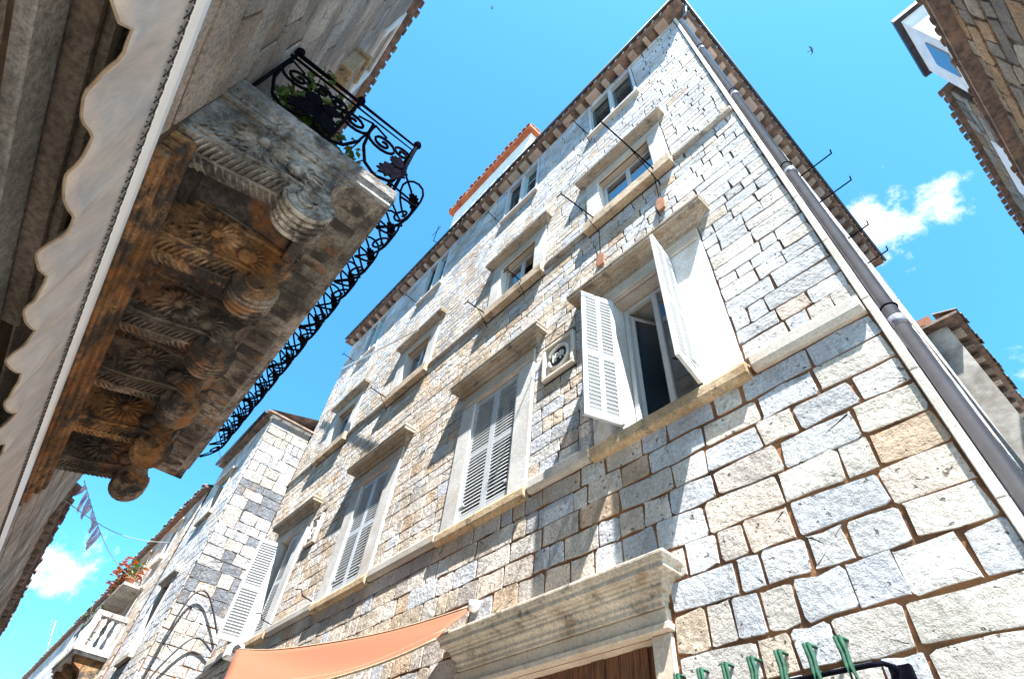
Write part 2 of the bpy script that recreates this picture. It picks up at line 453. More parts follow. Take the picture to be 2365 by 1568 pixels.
def room(parent, fr, u0, u1, v0, v1, w, depth, mat):
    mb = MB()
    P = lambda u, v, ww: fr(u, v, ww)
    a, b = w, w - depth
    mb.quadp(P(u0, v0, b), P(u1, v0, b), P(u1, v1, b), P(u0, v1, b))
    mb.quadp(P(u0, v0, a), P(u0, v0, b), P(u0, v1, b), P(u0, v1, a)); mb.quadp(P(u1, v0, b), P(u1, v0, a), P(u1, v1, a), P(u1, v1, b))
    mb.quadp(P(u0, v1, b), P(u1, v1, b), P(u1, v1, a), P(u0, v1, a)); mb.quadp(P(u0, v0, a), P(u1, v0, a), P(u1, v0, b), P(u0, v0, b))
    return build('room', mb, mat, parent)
def sash(mb, fr, u0, u1, v0, v1, w, t=.05, dep=.05, mull=(), bars=()):
    mb.box(u0, u0 + t, w - dep, w, v0, v1, fr); mb.box(u1 - t, u1, w - dep, w, v0, v1, fr)
    mb.box(u0 + t, u1 - t, w - dep + .002, w - .002, v0, v0 + t, fr); mb.box(u0 + t, u1 - t, w - dep + .002, w - .002, v1 - t, v1, fr)
    for m in mull: mb.box(m - t * .6, m + t * .6, w - dep + .004, w + .006, v0 + t, v1 - t, fr)
    for b in bars: mb.box(u0 + t, u1 - t, w - dep + .012, w - .012, b - t * .3, b + t * .3, fr)
def pane(parent, fr, u0, u1, v0, v1, w, mat):
    mb = MB(); mb.box(u0, u1, w - .006, w, v0, v1, fr); return build('pane', mb, mat, parent)
def tiles(parent, P, L, n, r, mat, th=.016, rad=.085, ln=.45, rise=.16):
    """row of barrel tiles along an eave: P(s, out, up)"""
    src = None
    step = L / n
    for i in range(n):
        mb = MB(); k = r.uniform(.7, 1.25); mb.tone = (k, k * r.uniform(.9, 1.05), k * r.uniform(.85, 1.05))
        s = (i + .5) * step + r.uniform(-.01, .01); e = r.uniform(-.03, .03)
        A = []
        for t in (0, 1):
            o = -ln * t + e + .06; up = rise * t
            for rr in (rad, rad - th):
                A.append([mb.vert(P(s + math.cos(q) * rr, o, up + math.sin(q) * rr)) for q in [math.pi * j / 6 for j in range(7)]])
        for j in range(6):
            mb.face((A[0][j], A[0][j + 1], A[2][j + 1], A[2][j]), True); mb.face((A[1][j + 1], A[1][j], A[3][j], A[3][j + 1]), True)
            mb.face((A[0][j + 1], A[0][j], A[1][j], A[1][j + 1]))
        mb.face((A[0][0], A[2][0], A[3][0], A[1][0])); mb.face((A[0][6], A[1][6], A[3][6], A[2][6]))
        build('roof_tile', mb, mat, parent)
def rod(parent, pts, r=.012, nm='iron_rod', mat=None):
    mb = MB(); mb.tube(pts, r, 6); return build(nm, mb, mat or M_iron, parent)

# ------------------------------------------------------------------ the corner house
FY = 3.4; XR = -0.20; XL = -13.53; TOP = 13.15
FM = Fr((0, FY, 0), (1, 0, 0), (0, -1, 0))
FS = Fr((XR, 0, 0), (0, 1, 0), (1, 0, 0))
r = random.Random(11)
house = root('corner_house', (-6.8, 6, -ZC), 'tall pale limestone corner house with rows of windows, string courses and white shutters', 'building')
C2 = [(-2.06, .445, .84), (-4.73, .49, .80), (-8.06, .47, .80), (-11.45, .45, .78)]
C3 = [(-2.04, .53, .80), (-4.62, .48, .76), (-7.98, .48, .76), (-11.2, .46, .74)]
C4 = [(-2.05, .56), (-4.86, .52), (-8.38, .46), (-11.55, .44)]
op2 = [(c - o, c + o, 3.42, 5.45) for c, o, j in C2]
op3 = [(c - o, c + o, 7.76, 8.92) for c, o, j in C3]
op4 = [(c - o, c + o, 11.35, 12.85) for c, o in C4]
shop_op = [(-4.55, -2.45, -ZC, 1.54), (-9.2, -5.1, -ZC, 1.25)]
mb = MB(); wall_sheet(mb, FM, XL, XR, -ZC, TOP, op2 + op3 + op4 + shop_op)
wall_sheet(mb, FS, FY, 12.0, -ZC, TOP, [])
Fb = Fr((0, 12.0, 0), (-1, 0, 0), (0, 1, 0)); wall_sheet(mb, Fb, -XR, -XL, -ZC, TOP, [])
Fl = Fr((XL, 0, 0), (0, -1, 0), (-1, 0, 0)); wall_sheet(mb, Fl, -12.0, -FY, -ZC, TOP, [])
build('wall', mb, M_mort, house)
holes = [(c - j - .01, c + j + .01, 3.25, 6.0) for c, o, j in C2] + [(c - j - .01, c + j + .01, 7.5, 9.42) for c, o, j in C3] + \
        [(c - o - .07, c + o + .07, 11.27, 12.93) for c, o in C4] + [(XL, XR, 3.28, 3.47), (XL, XR, 7.62, 7.75), (XR - .045, XR, -ZC, TOP)] + \
        [(-4.75, -2.27, -ZC, 1.95), (-9.4, -5.0, -ZC, 1.35), (-3.74, -3.16, 4.86, 5.5), (-10.45, -10.0, 4.86, 5.5)]
low = [-ZC, -1.2, -.8, -.42, -.05, .28, .58, .87, 1.15, 1.38, 1.65, 1.88, 2.12, 2.37, 2.60, 2.83, 3.06, 3.28]
mid = [3.47, 3.66, 3.84, 4.06, 4.28, 4.48, 4.64, 4.82, 5.05, 5.22, 5.42, 5.60, 5.80, 5.98, 6.18, 6.36, 6.54, 6.74, 6.92, 7.10, 7.28, 7.45, 7.62]
rects = layout(XL, XR, 0, 0, 0, .33, holes, r, low) + layout(XL, XR, 0, 0, 0, .29, holes, r, mid) + layout(XL, XR, 7.75, TOP, .165, .27, holes, r)
def tone_main(q):
    x = (q[0] + q[1]) / 2; z = (q[2] + q[3]) / 2
    warm = .10 + .80 * min(1, max(0, (-x - 1.8) / 4)) * (1 if z < 7.5 else .6 if z < 10 else .3)
    if z < 3.3 and x > -3.5: warm += .12
    return pick('warm', r) if r.random() < warm else pick('cool', r)
masonry(house, FM, rects, tone_main, M_stone, .012, lambda q: .021 if q[3] < 3.3 and q[0] > -4.5 else .017 if q[3] < 3.5 else .015 if q[3] < 7.7 else .0145, r, 300)
rects = layout(FY, 12.0, -ZC, TOP, .30, .55, [], r)
masonry(house, FS, rects, lambda q: pick('cool', r), M_stone, .02, .03, r, 0, nm='side_stone')
# string courses, sills and the corner strip
T1 = (.44, .41, .37)
def trim(nm, fn, mat=M_trim, tone=T1, par=house, bev=.008, lab=None, xf=None):
    m = MB(xf); m.tone = tone; fn(m); return build(nm, m, mat, par, lab, bevel=bev)
ends = [XL] + [e for c, o, j in sorted(C2) for e in (c - j - .06, c + j + .06)] + [XR - .05]
for a, b in zip(ends[0::2], ends[1::2]):
    n = max(1, round((b - a) / 1.3))
    for i in range(n):
        s, e = a + (b - a) * i / n + .004, a + (b - a) * (i + 1) / n - .004
        trim('string_course', lambda m: m.prism([(-.03, 3.29), (.05, 3.29), (.075, 3.33), (.075, 3.44), (.055, 3.465), (-.03, 3.47)], s, e, lambda u, p, q: FM(u, q, p)), M_trim, jit(T1, r, .9, 1.1))
ends = [XL] + [e for c, o, j in sorted(C3) for e in (c - j - .04, c + j + .04)] + [XR - .05]
for a, b in zip(ends[0::2], ends[1::2]):
    trim('string_course', lambda m: m.prism([(-.03, 7.63), (.05, 7.63), (.065, 7.67), (.065, 7.73), (-.03, 7.75)], a + .004, b - .004, lambda u, p, q: FM(u, q, p)), M_sill, (.42, .38, .34))
z = -ZC
while z < TOP - .1:
    h = min(r.uniform(.5, 1.1), TOP - z)
    zz = z; trim('corner_strip', lambda m: m.box(XR - .042, XR + .014, -.03, .034, zz + .002, zz + h - .002, FM), M_trim, jit(T1, r, 1.1, 1.25), bev=.006)
    z += h
# first-floor windows
for i, (c, o, j) in enumerate(C2):
    m = MB(); sash(m, FM, c - o + .01, c + o - .01, 3.43, 5.44, -.16, .055, .06, mull=(c,) if i != 0 else (c + .02,))
    win = build('window', m, M_white, house, bevel=.004)
    for s in (-1, 1):
        a0, a1 = (c - j, c - o) if s < 0 else (c + o, c + j)
        trim('jamb', lambda m: m.box(a0, a1, -.32, .045, 3.43, 5.46, FM), M_trim, (.50, .49, .475), win)
    trim('lintel', lambda m: (m.box(c - j, c + j, -.32, .04, 5.462, 5.72, FM), m.box(c - j + .02, c + j - .02, .042, .058, 5.475, 5.53, FM)), M_trim, (.50, .44, .38), win)
    trim('hood', lambda m: hood(m, FM, c - j - .11, c + j + .11, 5.72, .27, .23), M_sill, (.36, .30, .235), win)
    trim('sill', lambda m: m.prism([(-.30, 3.25), (.06, 3.25), (.088, 3.28), (.088, 3.37), (.075, 3.41), (-.30, 3.42)], c - j - .03, c + j + .03, lambda u, p, q: FM(u, q, p)), M_sill, (.44, .33, .21), win)
    if i == 0:
        pane(win, FM, c + .05, c + o - .06, 3.48, 5.39, -.185, M_bluewin)
        # inner casement swung into the room
        a = math.radians(62); g = Fr(FM(c - o + .06, 0, -.23), FM.U * math.cos(a) - FM.W * math.sin(a), FM.W * math.cos(a) + FM.U * math.sin(a))
        m = MB(); sash(m, g, 0, .40, 3.49, 5.38, 0, .05, .045); cs = build('casement', m, M_white, win, bevel=.004)
        pane(win, g, .05, .35, 3.54, 5.33, -.02, M_bluewin)
        room(house, FM, c - o - .6, c + o + .6, 3.3, 5.6, -.33, 3.0, M_room)
    else:
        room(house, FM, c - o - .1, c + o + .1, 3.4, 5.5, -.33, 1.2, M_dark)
c, o, j = C2[0]
shutter(house, FM, c - o + .01, .055, 112, 1, .43, 3.45, 5.43, 2, .46)
shutter(house, FM, c + o - .01, .055, 99, -1, .43, 3.45, 5.43, 2, .46)
for i in (1, 2):
    c, o, j = C2[i]
    shutter(house, FM, c - o + .005, -.005, 0, 1, o - .008, 3.44, 5.44, 1, .5, .052)
    shutter(house, FM, c + o - .005, -.005, 0, -1, o - .008, 3.44, 5.44, 1, .5, .052)
c, o, j = C2[3]
shutter(house, FM, c - o + .01, .055, 100, 1, .44, 3.44, 5.44, 1, .5, .052)
shutter(house, FM, c + o - .005, -.005, 0, -1, o - .008, 3.44, 5.44, 1, .5, .052)
# second-floor windows
for i, (c, o, j) in enumerate(C3):
    m = MB(); sash(m, FM, c - o + .01, c + o - .01, 7.77, 8.91, -.10, .06, .05, mull=(c,))
    win = build('window', m, M_white, house, bevel=.004)
    for s in (-1, 1):
        a0, a1 = (c - j, c - o) if s < 0 else (c + o, c + j)
        trim('jamb', lambda m: m.box(a0, a1, -.30, .045, 7.75, 8.96, FM), M_trim, (.50, .49, .475), win)
    trim('lintel', lambda m: m.box(c - j, c + j, -.30, .04, 8.965, 9.17, FM), M_trim, (.50, .45, .39), win)
    trim('hood', lambda m: hood(m, FM, c - j - .06, c + j + .06, 9.17, .21, .18), M_sill, (.38, .33, .27), win)
    trim('sill', lambda m: m.box(c - j - .03, c + j + .03, -.28, .13, 7.52, 7.745, FM), M_sill, (.50, .40, .29), win)
    pane(win, FM, c - o + .06, c - .03, 7.83, 8.85, -.12, M_bluewin)
    if i != 1: pane(win, FM, c + .03, c + o - .06, 7.83, 8.85, -.12, M_bluewin)
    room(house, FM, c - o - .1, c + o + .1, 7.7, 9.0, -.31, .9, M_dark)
# attic windows with dark green shutters
for i, (c, o) in enumerate(C4):
    m = MB(); sash(m, FM, c - o - .06, c + o + .06, 11.29, 12.91, .03, .055, .16, mull=(c,))
    win = build('window', m, M_white, house, bevel=.004)
    for s in (-1, 1):
        m = MB(); a0, a1 = (c - o + .02, c - .05) if s < 0 else (c + .05, c + o - .02)
        sash(m, FM, a0, a1, 11.37, 12.83, -.06, .05, .04, bars=(11.85, 12.35))
        build('casement', m, M_teal if s < 0 or i == 0 else M_teal2, win)
        pane(win, FM, a0 + .05, a1 - .05, 11.42, 12.78, -.08, M_dkglass)
    trim('sill', lambda m: m.box(c - o - .1, c + o + .1, -.2, .09, 11.20, 11.285, FM), M_trim, (.5, .47, .44), win)
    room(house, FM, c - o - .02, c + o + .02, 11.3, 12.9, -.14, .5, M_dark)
# carved plaques
def plaque(cx, cz, w, h, letters, lab):
    m = MB(); m.tone = (.52, .48, .43)
    m.box(cx - w / 2, cx + w / 2, -.04, .02, cz - h / 2, cz + h / 2, FM)
    p = build('plaque', m, M_trim, house, lab)
    for (a, b, c_, d) in ((-w / 2, w / 2, -h / 2, -h / 2 + .05), (-w / 2, w / 2, h / 2 - .05, h / 2), (-w / 2, -w / 2 + .05, -h / 2 + .05, h / 2 - .05), (w / 2 - .05, w / 2, -h / 2 + .05, h / 2 - .05)):
        trim('frame', lambda m: m.box(cx + a, cx + b, .021, .065, cz + c_, cz + d, FM), M_trim, (.62, .56, .48), p)
    m = MB(); m.tone = (.62, .6, .56)
    m.tube([FM(cx + w * .31 * math.cos(t), cz + h * .31 * math.sin(t), .035) for t in [2 * math.pi * k / 28 for k in range(29)]], .026, 6)
    build('oval_ring', m, M_trim, p)
    m = MB(); m.plate([(w * .29 * math.cos(2 * math.pi * k / 24), h * .29 * math.sin(2 * math.pi * k / 24)) for k in range(24)], lambda a, b, c_: FM(cx + a, cz + b, .023 + c_), .004)
    build('oval_field', m, M_dark, p)
    cu = bpy.data.curves.new('lettering', 'FONT'); cu.body = letters; cu.size = h * .27; cu.extrude = .012; cu.align_x = 'CENTER'; cu.align_y = 'CENTER'
    tmp = bpy.data.objects.new('tmp', cu); COL.objects.link(tmp); dg = bpy.context.evaluated_depsgraph_get()
    me = tmp.evaluated_get(dg).to_mesh(); m = MB(); m.tone = (.68, .66, .6)
    for v in me.vertices: m.vert(FM(cx + v.co.x, cz + v.co.y * 1.15, .034 + v.co.z))
    for f in me.polygons: m.face(tuple(f.vertices))
    bpy.data.objects.remove(tmp)
    build('lettering', m, M_trim, p)
plaque(-3.45, 5.18, .56, .62, 'IPR', 'square stone plaque with an oval monogram beside the open window')
plaque(-10.23, 5.18, .42, .62, 'IP', 'small carved plaque between the far windows')
# eaves: corbels, soffit slabs, tiles, roof
def corbels(fr, u0, u1, n, q):
    for i in range(n):
        u = u0 + (u1 - u0) * (i + .5) / n; w = r.choice((.05, .07, .09, .13, .17))
        trim('corbel', lambda m: m.prism([(-.05, TOP - .02), (q * .6, TOP + .02), (q * .86, TOP + .08), (q * .86, TOP + .115), (-.05, TOP + .115)], u - w, u + w, lambda a, b, c_: fr(a, c_, b)), M_trim, r.choice(((.34, .26, .21), (.38, .29, .25), (.26, .19, .16), (.36, .31, .27))), bev=.01)
corbels(FM, XL, XR - .1, 34, .22); corbels(FS, FY + .15, 12.0, 22, .22)
OV = .27
rf = MB(); P0 = [(XL - .1, FY - OV), (XR + OV, FY - OV), (XR + OV, 12.3), (XL - .1, 12.3)]
za, zb = TOP + .12, TOP + .17
rf.face([rf.vert((x, y, za)) for x, y in P0][::-1])
top = [rf.vert((x, y, zb)) for x, y in P0]; bot = [rf.vert((x, y, za)) for x, y in P0]
for k in range(4): rf.face((bot[k], bot[(k + 1) % 4], top[(k + 1) % 4], top[k]))
ra, rb = rf.vert((XL - .1, 7.7, zb + 1.7)), rf.vert((XR - 4, 7.7, zb + 1.7))
rf.face((top[0], top[1], rb, ra)); rf.face((top[1], top[2], rb)); rf.face((top[2], top[3], ra, rb)); rf.face((top[3], top[0], ra))
rf.tone = (1, 1, 1); roof = build('roof', rf, M_tileold, house)
tiles(roof, lambda s, o_, up: FM(XL + s, zb + .01 + up, OV - .02 + o_), XR + OV - XL, 66, r, M_tileold)
tiles(roof, lambda s, o_, up: FS(FY - OV + s, zb + .01 + up, OV - .02 + o_), 12.3 - FY + OV, 46, r, M_tileold)
m = MB(); m.tube([FM(XL, zb - .0, OV + .045), FM(XR + OV, zb - .0, OV + .045)], .035, 8); build('gutter', m, M_lead, roof)
m = MB(); m.tube([FS(FY - OV, zb, OV + .045), FS(12.3, zb, OV + .045)], .035, 8); build('gutter', m, M_lead, roof)
# rainwater pipe on the corner
m = MB(); px, py = XR + .065, FY + .03
m.tube([(px + .2, py - .05, TOP + .11), (px + .12, py, TOP - .05), (px, py, TOP - .3), (px, py, -ZC)], .05, 14)
pipe = build('drainpipe', m, M_steel, house, 'thick grey pipe running down the corner')
for z in (-.6, 1.4, 3.05, 5.5, 8.0, 10.5):
    m = MB(); m.tube([(px, py, z), (px, py, z + .10)], .057, 14); build('collar', m, M_steel, pipe)
    m = MB(); m.box(XR - .02, px, py - .012, py + .012, z + .2, z + .23); m.tube([(px + .054 * math.cos(t), py + .054 * math.sin(t), z + .215) for t in [2 * math.pi * k / 12 for k in range(13)]], .008, 5)
    build('clamp', m, M_iron, pipe)
# laundry irons on the facade
for (x, z, L, dx) in [(-2.62, 7.68, .75, -.12), (-1.47, 7.60, 1.15, -.1), (-5.28, 7.62, .48, -.1), (-4.3, 7.64, .42, -.06), (-8.6, 7.62, .5, -.08), (-2.66, 11.3, .5, -.04), (-8.9, 11.3, .42, -.05), (-12.1, 11.3, .5, -.05), (-5.5, 11.3, .4, -.03)]:
    b = FM(x, z, -.02); e = FM(x + dx, z + .10, L)
    rod(house, [b, e], .011); rod(house, [e - Vector((.10, 0, -.015)), e, e + Vector((.02, 0, .05))], .009)
    rod(house, [FM(x - .02, z - .32, -.01), FM(x + dx * .55, z + .05, L * .55)], .006)
for (x, z) in ((-1.62, 3.5), (-9.05, 3.5), (-10.6, 3.5), (-12.0, 3.4)):
    rod(house, [FM(x, z, .02), FM(x + .02, z + .02, .22), FM(x - .02, z + .12, .26), FM(x - .06, z + .10, .34)], .009, 'hook')
rod(house, [FM(-12.35, 11.05, .3), FM(-7.3, 8.55, .45)], .022, 'clothes_pole', M_whitem)
for (x, z) in ((-2.62, 6.55), (-1.55, 6.72)):
    m = MB(); m.tone = (.5, .22, .06); m.plate([(-.05, -.13), (.05, -.13), (.07, .05), (.03, .16), (-.03, .16), (-.07, .05)], lambda a, b, c_: FM(x + a, z + b, .05 + c_), .035)
    build('anchor_plate', m, M_pot, house, 'rusty iron anchor plate'); rod(house, [FM(x, z + .15, .05), FM(x + .02, z + .9, .06)], .006)
# irons on the side wall
for (y, z) in ((6.05, 9.5), (6.75, 9.5), (7.9, 9.6), (8.7, 9.6)):
    L = .62 if y < 7.5 else .42
    rod(house, [FS(y, z, -.05), FS(y + .02, z + .06, L)], .014); rod(house, [FS(y + .02, z + .06, L), FS(y + .02, z + .18, L + .02)], .012)
m = MB(); m.tube([FS(FY + .16, -ZC, .05), FS(FY + .16, 1.2, .05), FS(FY + .16, 2.0, .03)], .025, 8); build('conduit', m, M_blackc, house)

# ------------------------------------------------------------------ shop front with its stone entablature
c0, c1 = -4.62, -1.99
def ent(m): mould(m, FM, -4.62, -2.37, [(.04, 1.705), (.07, 1.705), (.07, 1.745), (.085, 1.75), (.085, 1.785), (.10, 1.80), (.125, 1.815), (.125, 1.845), (.14, 1.85), (.14, 1.87), (.165, 1.878), (.165, 1.895), (.215, 1.90), (.215, 1.945), (.228, 1.95), (.235, 1.968), (.247, 1.98), (.247, 2.01), (.02, 2.05)])
trim('shop_cornice', ent, M_sill, (.56, .49, .40), bev=.006)
trim('cornice_frieze', lambda m: (m.box(-4.75, -2.29, -.25, .05, 1.60, 1.703, FM), m.box(-4.75, -2.27, -.25, .075, 1.545, 1.598, FM)), M_trim, (.58, .48, .38))
trim('shop_pier', lambda m: m.box(-2.46, -2.29, -.3, .03, -ZC, 1.543, FM), M_trim, (.52, .44, .36))
trim('shop_pier', lambda m: m.box(-4.98, -4.56, -.3, .03, -ZC, 1.543, FM), M_trim, (.52, .44, .36))
m = MB()
for k in range(15):
    a = -4.55 + k * .14; m.box(a + .004, a + .134, -.22, -.10 + r.uniform(-.01, .01), .2, 1.543, FM)
build('shop_fascia', m, M_wood, house, 'dark streaked wooden shop fascia')
m = MB(); m.box(-4.55, -2.46, -.3, -.2, -ZC, .2, FM); build('shop_window', m, M_glass2, house)
trim('shop_lintel', lambda m: m.box(-9.4, -4.99, -.25, .07, 1.26, 1.52, FM), M_trim, (.60, .50, .42))
m = MB()
for k in range(20):
    a = -9.2 + k * .205; m.box(a + .004, a + .2, -.22, -.10 + r.uniform(-.012, .012), -ZC, 1.26, FM)
build('shop_fascia', m, M_wood, house)

# ------------------------------------------------------------------ orange shade sail and its pole
A, A2, B, B2 = Vector((-4.62, 3.36, 2.30)), Vector((-4.66, 3.02, 1.90)), Vector((-9.27, 2.6, 2.62)), Vector((-7.3, 2.05, 1.62))
m = MB(); NU, NV = 26, 12; ids = []
for i in range(NU + 1):
    s = i / NU; row = []
    for k in range(NV + 1):
        t = k / NV
        p = (A.lerp(B, s)).lerp(A2.lerp(B2, s), t)
        p.z -= (.17 * (1 - t) + .13 * t) * math.sin(math.pi * s) + .05 * math.sin(math.pi * t) * math.sin(math.pi * s) + .012 * math.sin(9 * s + 7 * t)
        p.y -= .05 * math.sin(math.pi * s) * (1 - 2 * t)
        row.append(m.vert(p))
    ids.append(row)
for i in range(NU):
    for k in range(NV): m.face((ids[i][k], ids[i + 1][k], ids[i + 1][k + 1], ids[i][k + 1]), True)
sail = build('shade_sail', m, M_canvas, None, 'orange canvas shade sail stretched beside the stone shop cornice', 'awning')
so = sail.modifiers.new('Solid', 'SOLIDIFY'); so.thickness = .006
edge = [Vector(m.v[ids[i][0]]) for i in range(NU + 1)]
h = MB(); h.tube(edge, .012, 6); build('hem', h, M_gold, sail)
edge = [Vector(m.v[ids[i][NV]]) for i in range(NU + 1)]
h = MB(); h.tube(edge, .012, 6); build('hem', h, M_gold, sail)
h = MB(); h.tube([Vector(m.v[ids[i][NV - 3]]) + Vector((0, 0, -.006)) for i in range(NU + 1)], .008, 5); build('seam', h, M_gold, sail)
h = MB(); h.lathe(A + Vector((.02, .02, -.06)), [(.02, 0), (.07, .02), (.07, .1), (.02, .12)], 10); h.tube([A, A + Vector((.1, .1, .03))], .01); build('fixing', h, M_lamp, sail)
h = MB(); h.tube([B + Vector((.1, -.02, -.03)), (-13.55, 3.28, 3.05)], .055, 10)
pole = build('awning_pole', h, M_blackc, None, 'dark pole reaching from the sail corner to the neighbouring wall', 'pole')
h = MB(); h.box(B.x - .2, B.x + .03, B.y - .1, B.y + .1, B.z - .13, B.z + .07)
build('flood_lamp', h, M_lamp, None, 'white box lamp clamped at the end of the dark pole', 'lamp', bevel=.02)

# ------------------------------------------------------------------ iron rack with green prongs low on the corner house
rk = root('wall_rack', (-1.45, FY - .1, .95), 'black iron rod with green prongs fixed low on the rough corner wall', 'rack')
m = MB(); m.tube([FM(-2.35, 1.09, .12), FM(-1.10, 1.09, .12), FM(-1.03, 1.09, .11), FM(-1.0, 1.08, .07), FM(-.985, 1.06, -.03)], .013, 8); build('rod', m, M_iron, rk)
m = MB(); m.box(-1.035, -.935, -.01, .05, .99, 1.09, FM); build('fixing', m, M_iron, rk)
m = MB(); m.tube([FM(-2.30, 1.09, .12), FM(-2.30, 1.09, -.02)], .013, 8); build('fixing', m, M_iron, rk)
src = None
for k in range(7):
    u = -2.25 + .175 * k
    m = MB()
    for s in (-1, 1):
        m.tube([FM(u - .02 + .012 * s, 1.27, .06), FM(u + .012 * s, 1.18, .085), FM(u + .018 + .010 * s, 1.10, .135), FM(u + .03 + .016 * s, .97, .13), FM(u + .045 + .02 * s, .86, .10)], .0125, 5)
    m.tube([FM(u - .02, 1.27, .06), FM(u + .02, 1.255, .0), FM(u + .03, 1.23, -.02)], .010, 5)
    m.lathe(FM(u + .02, 1.095, .115), [(.006, -.02), (.024, -.01), (.024, .01), (.006, .02)], 8)
    build('prong', m, M_gpaint, rk)

# ------------------------------------------------------------------ the balcony palazzo (left), its wall turned 1.9 degrees
r = random.Random(23)
FL = Fr((0, -1, 0), (-1, 0, 0), (0, 1, 0))             # u = -x, w towards the street (palazzo frame)
PT = 12.75; U0, U1 = -.5, 12.2
pal = root('balcony_palazzo', LT(Vector((-5, -3, -ZC))), 'shaded brown stone palazzo carrying the carved balcony over the street', 'building')
def ptrim(nm, fn, mat=M_ash, tone=(.40, .36, .31), par=None, bev=.008, lab=None):
    m = MB(LT); m.tone = tone; fn(m); return build(nm, m, mat, par or pal, lab, bevel=bev)
pw = [(3.95, 5.25, 11.0, 12.35)]
m = MB(LT); wall_sheet(m, FL, U0, U1, -ZC, PT, pw)
m.quadp((.5, -1, -ZC), (.5, -1, PT), (.5, -9, PT), (.5, -9, -ZC)); m.quadp((-12.2, -1, -ZC), (-12.2, -9, -ZC), (-12.2, -9, PT), (-12.2, -1, PT)); m.quadp((.5, -9, -ZC), (.5, -9, PT), (-12.2, -9, PT), (-12.2, -9, -ZC))
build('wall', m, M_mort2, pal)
ph = [(U0, 3.75, 1.60, 2.10), (2.38, 8.0, 2.70, 4.05), (3.85, 5.35, 10.9, 12.45), (U0, 3.75, -ZC, 1.6)]
rects = layout(U0, U1, -ZC, 2.75, .36, .75, ph, r) + layout(U0, U1, 2.75, PT, .34, .85, ph, r)
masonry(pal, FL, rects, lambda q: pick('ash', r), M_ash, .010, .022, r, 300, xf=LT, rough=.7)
# rough lower blocks by the doorway
rects = layout(U0, 3.75, -ZC, 1.60, .42, .8, [(-.2, 2.6, -ZC, 1.3)], r)
masonry(pal, FL, rects, lambda q: pick('rub', r), M_rubble, .03, .02, r, 60, xf=LT, nm='base_stone')
# doorway lintel mouldings under the awning
ptrim('lintel', lambda m: m.box(U0, 3.12, -.03, .05, 1.665, 1.82, FL), M_ash, (.30, .29, .275))
ptrim('lintel_groove', lambda m: m.box(U0, 3.3, -.03, .015, 1.822, 1.90, FL), M_ash, (.17, .17, .19))
for (a, b, w, L, t) in ((1.902, 1.95, .085, 3.10, (.27, .22, .18)), (1.952, 1.985, .07, 3.08, (.16, .125, .10)), (1.987, 2.05, .095, 3.12, (.31, .26, .21)), (2.052, 2.085, .055, 3.1, (.15, .12, .10))):
    ptrim('door_moulding', lambda m: m.box(U0, L, -.03, w, a, b, FL), M_ash, t, bev=.012)
# window high up, with a pale board, and a corbel box
trimw = lambda nm, *a: ptrim(nm, lambda m: m.box(*a, FL), M_trim, (.62, .60, .58))
m = MB(LT); sash(m, FL, 3.97, 5.23, 11.02, 12.33, -.1, .08, .06, mull=(4.6,)); w_ = build('window', m, M_white, pal)
m = MB(LT); m.box(4.02, 5.18, -.14, -.13, 11.06, 12.3, FL); build('pane', m, M_bluewin, w_)
for a, b, c_, d in ((3.8, 3.965, 10.95, 12.4), (5.235, 5.4, 10.95, 12.4), (3.8, 5.4, 12.41, 12.6), (3.75, 5.45, 10.8, 10.945)): ptrim('window_jamb', lambda m: m.box(a, b, -.12, .05, c_, d, FL), M_trim, (.60, .59, .58))
ptrim('corbel', lambda m: (m.box(3.55, 3.95, -.02, .20, 8.05, 8.7, FL), m.box(3.50, 4.0, -.02, .25, 8.702, 8.82, FL)), M_sill, (.38, .30, .20), bev=.02)
# eaves
m = MB(LT); m.box(-12.4, .6, -1.02, -.86, PT, PT + .07); m.tone = (1, 1, 1)
prf = build('roof', m, M_tileold, pal)
m = MB(LT); m.tone = (1, 1, 1); a = [m.vert(p) for p in ((.6, -.84, PT + .075), (-12.4, -.84, PT + .075), (-12.4, -5, PT + 1.6), (.6, -5, PT + 1.6), (-12.4, -9.2, PT + .05), (.6, -9.2, PT + .05))]
m.face((a[0], a[1], a[2], a[3])); m.face((a[3], a[2], a[4], a[5])); build('roof_slope', m, M_tileold, prf)
tiles(prf, lambda s, o_, up: LT(Vector((.6 - s, -.86 + o_, PT + .09 + up))), 13.0, 58, r, M_tileold)

# ---- balcony: cornice, consoles, slab, railing
BX0, BX1 = -2.40, -7.72
SB, ST = 3.78, 4.04
bt = (.36, .30, .24)
slab = ptrim('balcony_slab', lambda m: m.prism([(-1.02, SB), (.24, SB), (.26, SB + .05), (.31, SB + .07), (.31, SB + .15), (.35, SB + .17), (.35, ST - .01), (.33, ST), (-1.02, ST)], BX0, BX1, lambda u, p, q: Vector((u, p, q))), M_balcg, (.30, .275, .24), bev=.01, lab='thick weathered balcony slab')
for x, s in ((BX0, 1), (BX1, -1)):
    ptrim('slab_moulding', lambda m: (m.prism([(0, SB + .01), (.03 * s, SB + .02), (.03 * s, SB + .08), (.055 * s, SB + .10), (.055 * s, ST - .03), (0, ST - .02)], -1.0, .33, lambda u, p, q: Vector((x + p, u, q)))), M_balcg, (.34, .33, .32), slab)
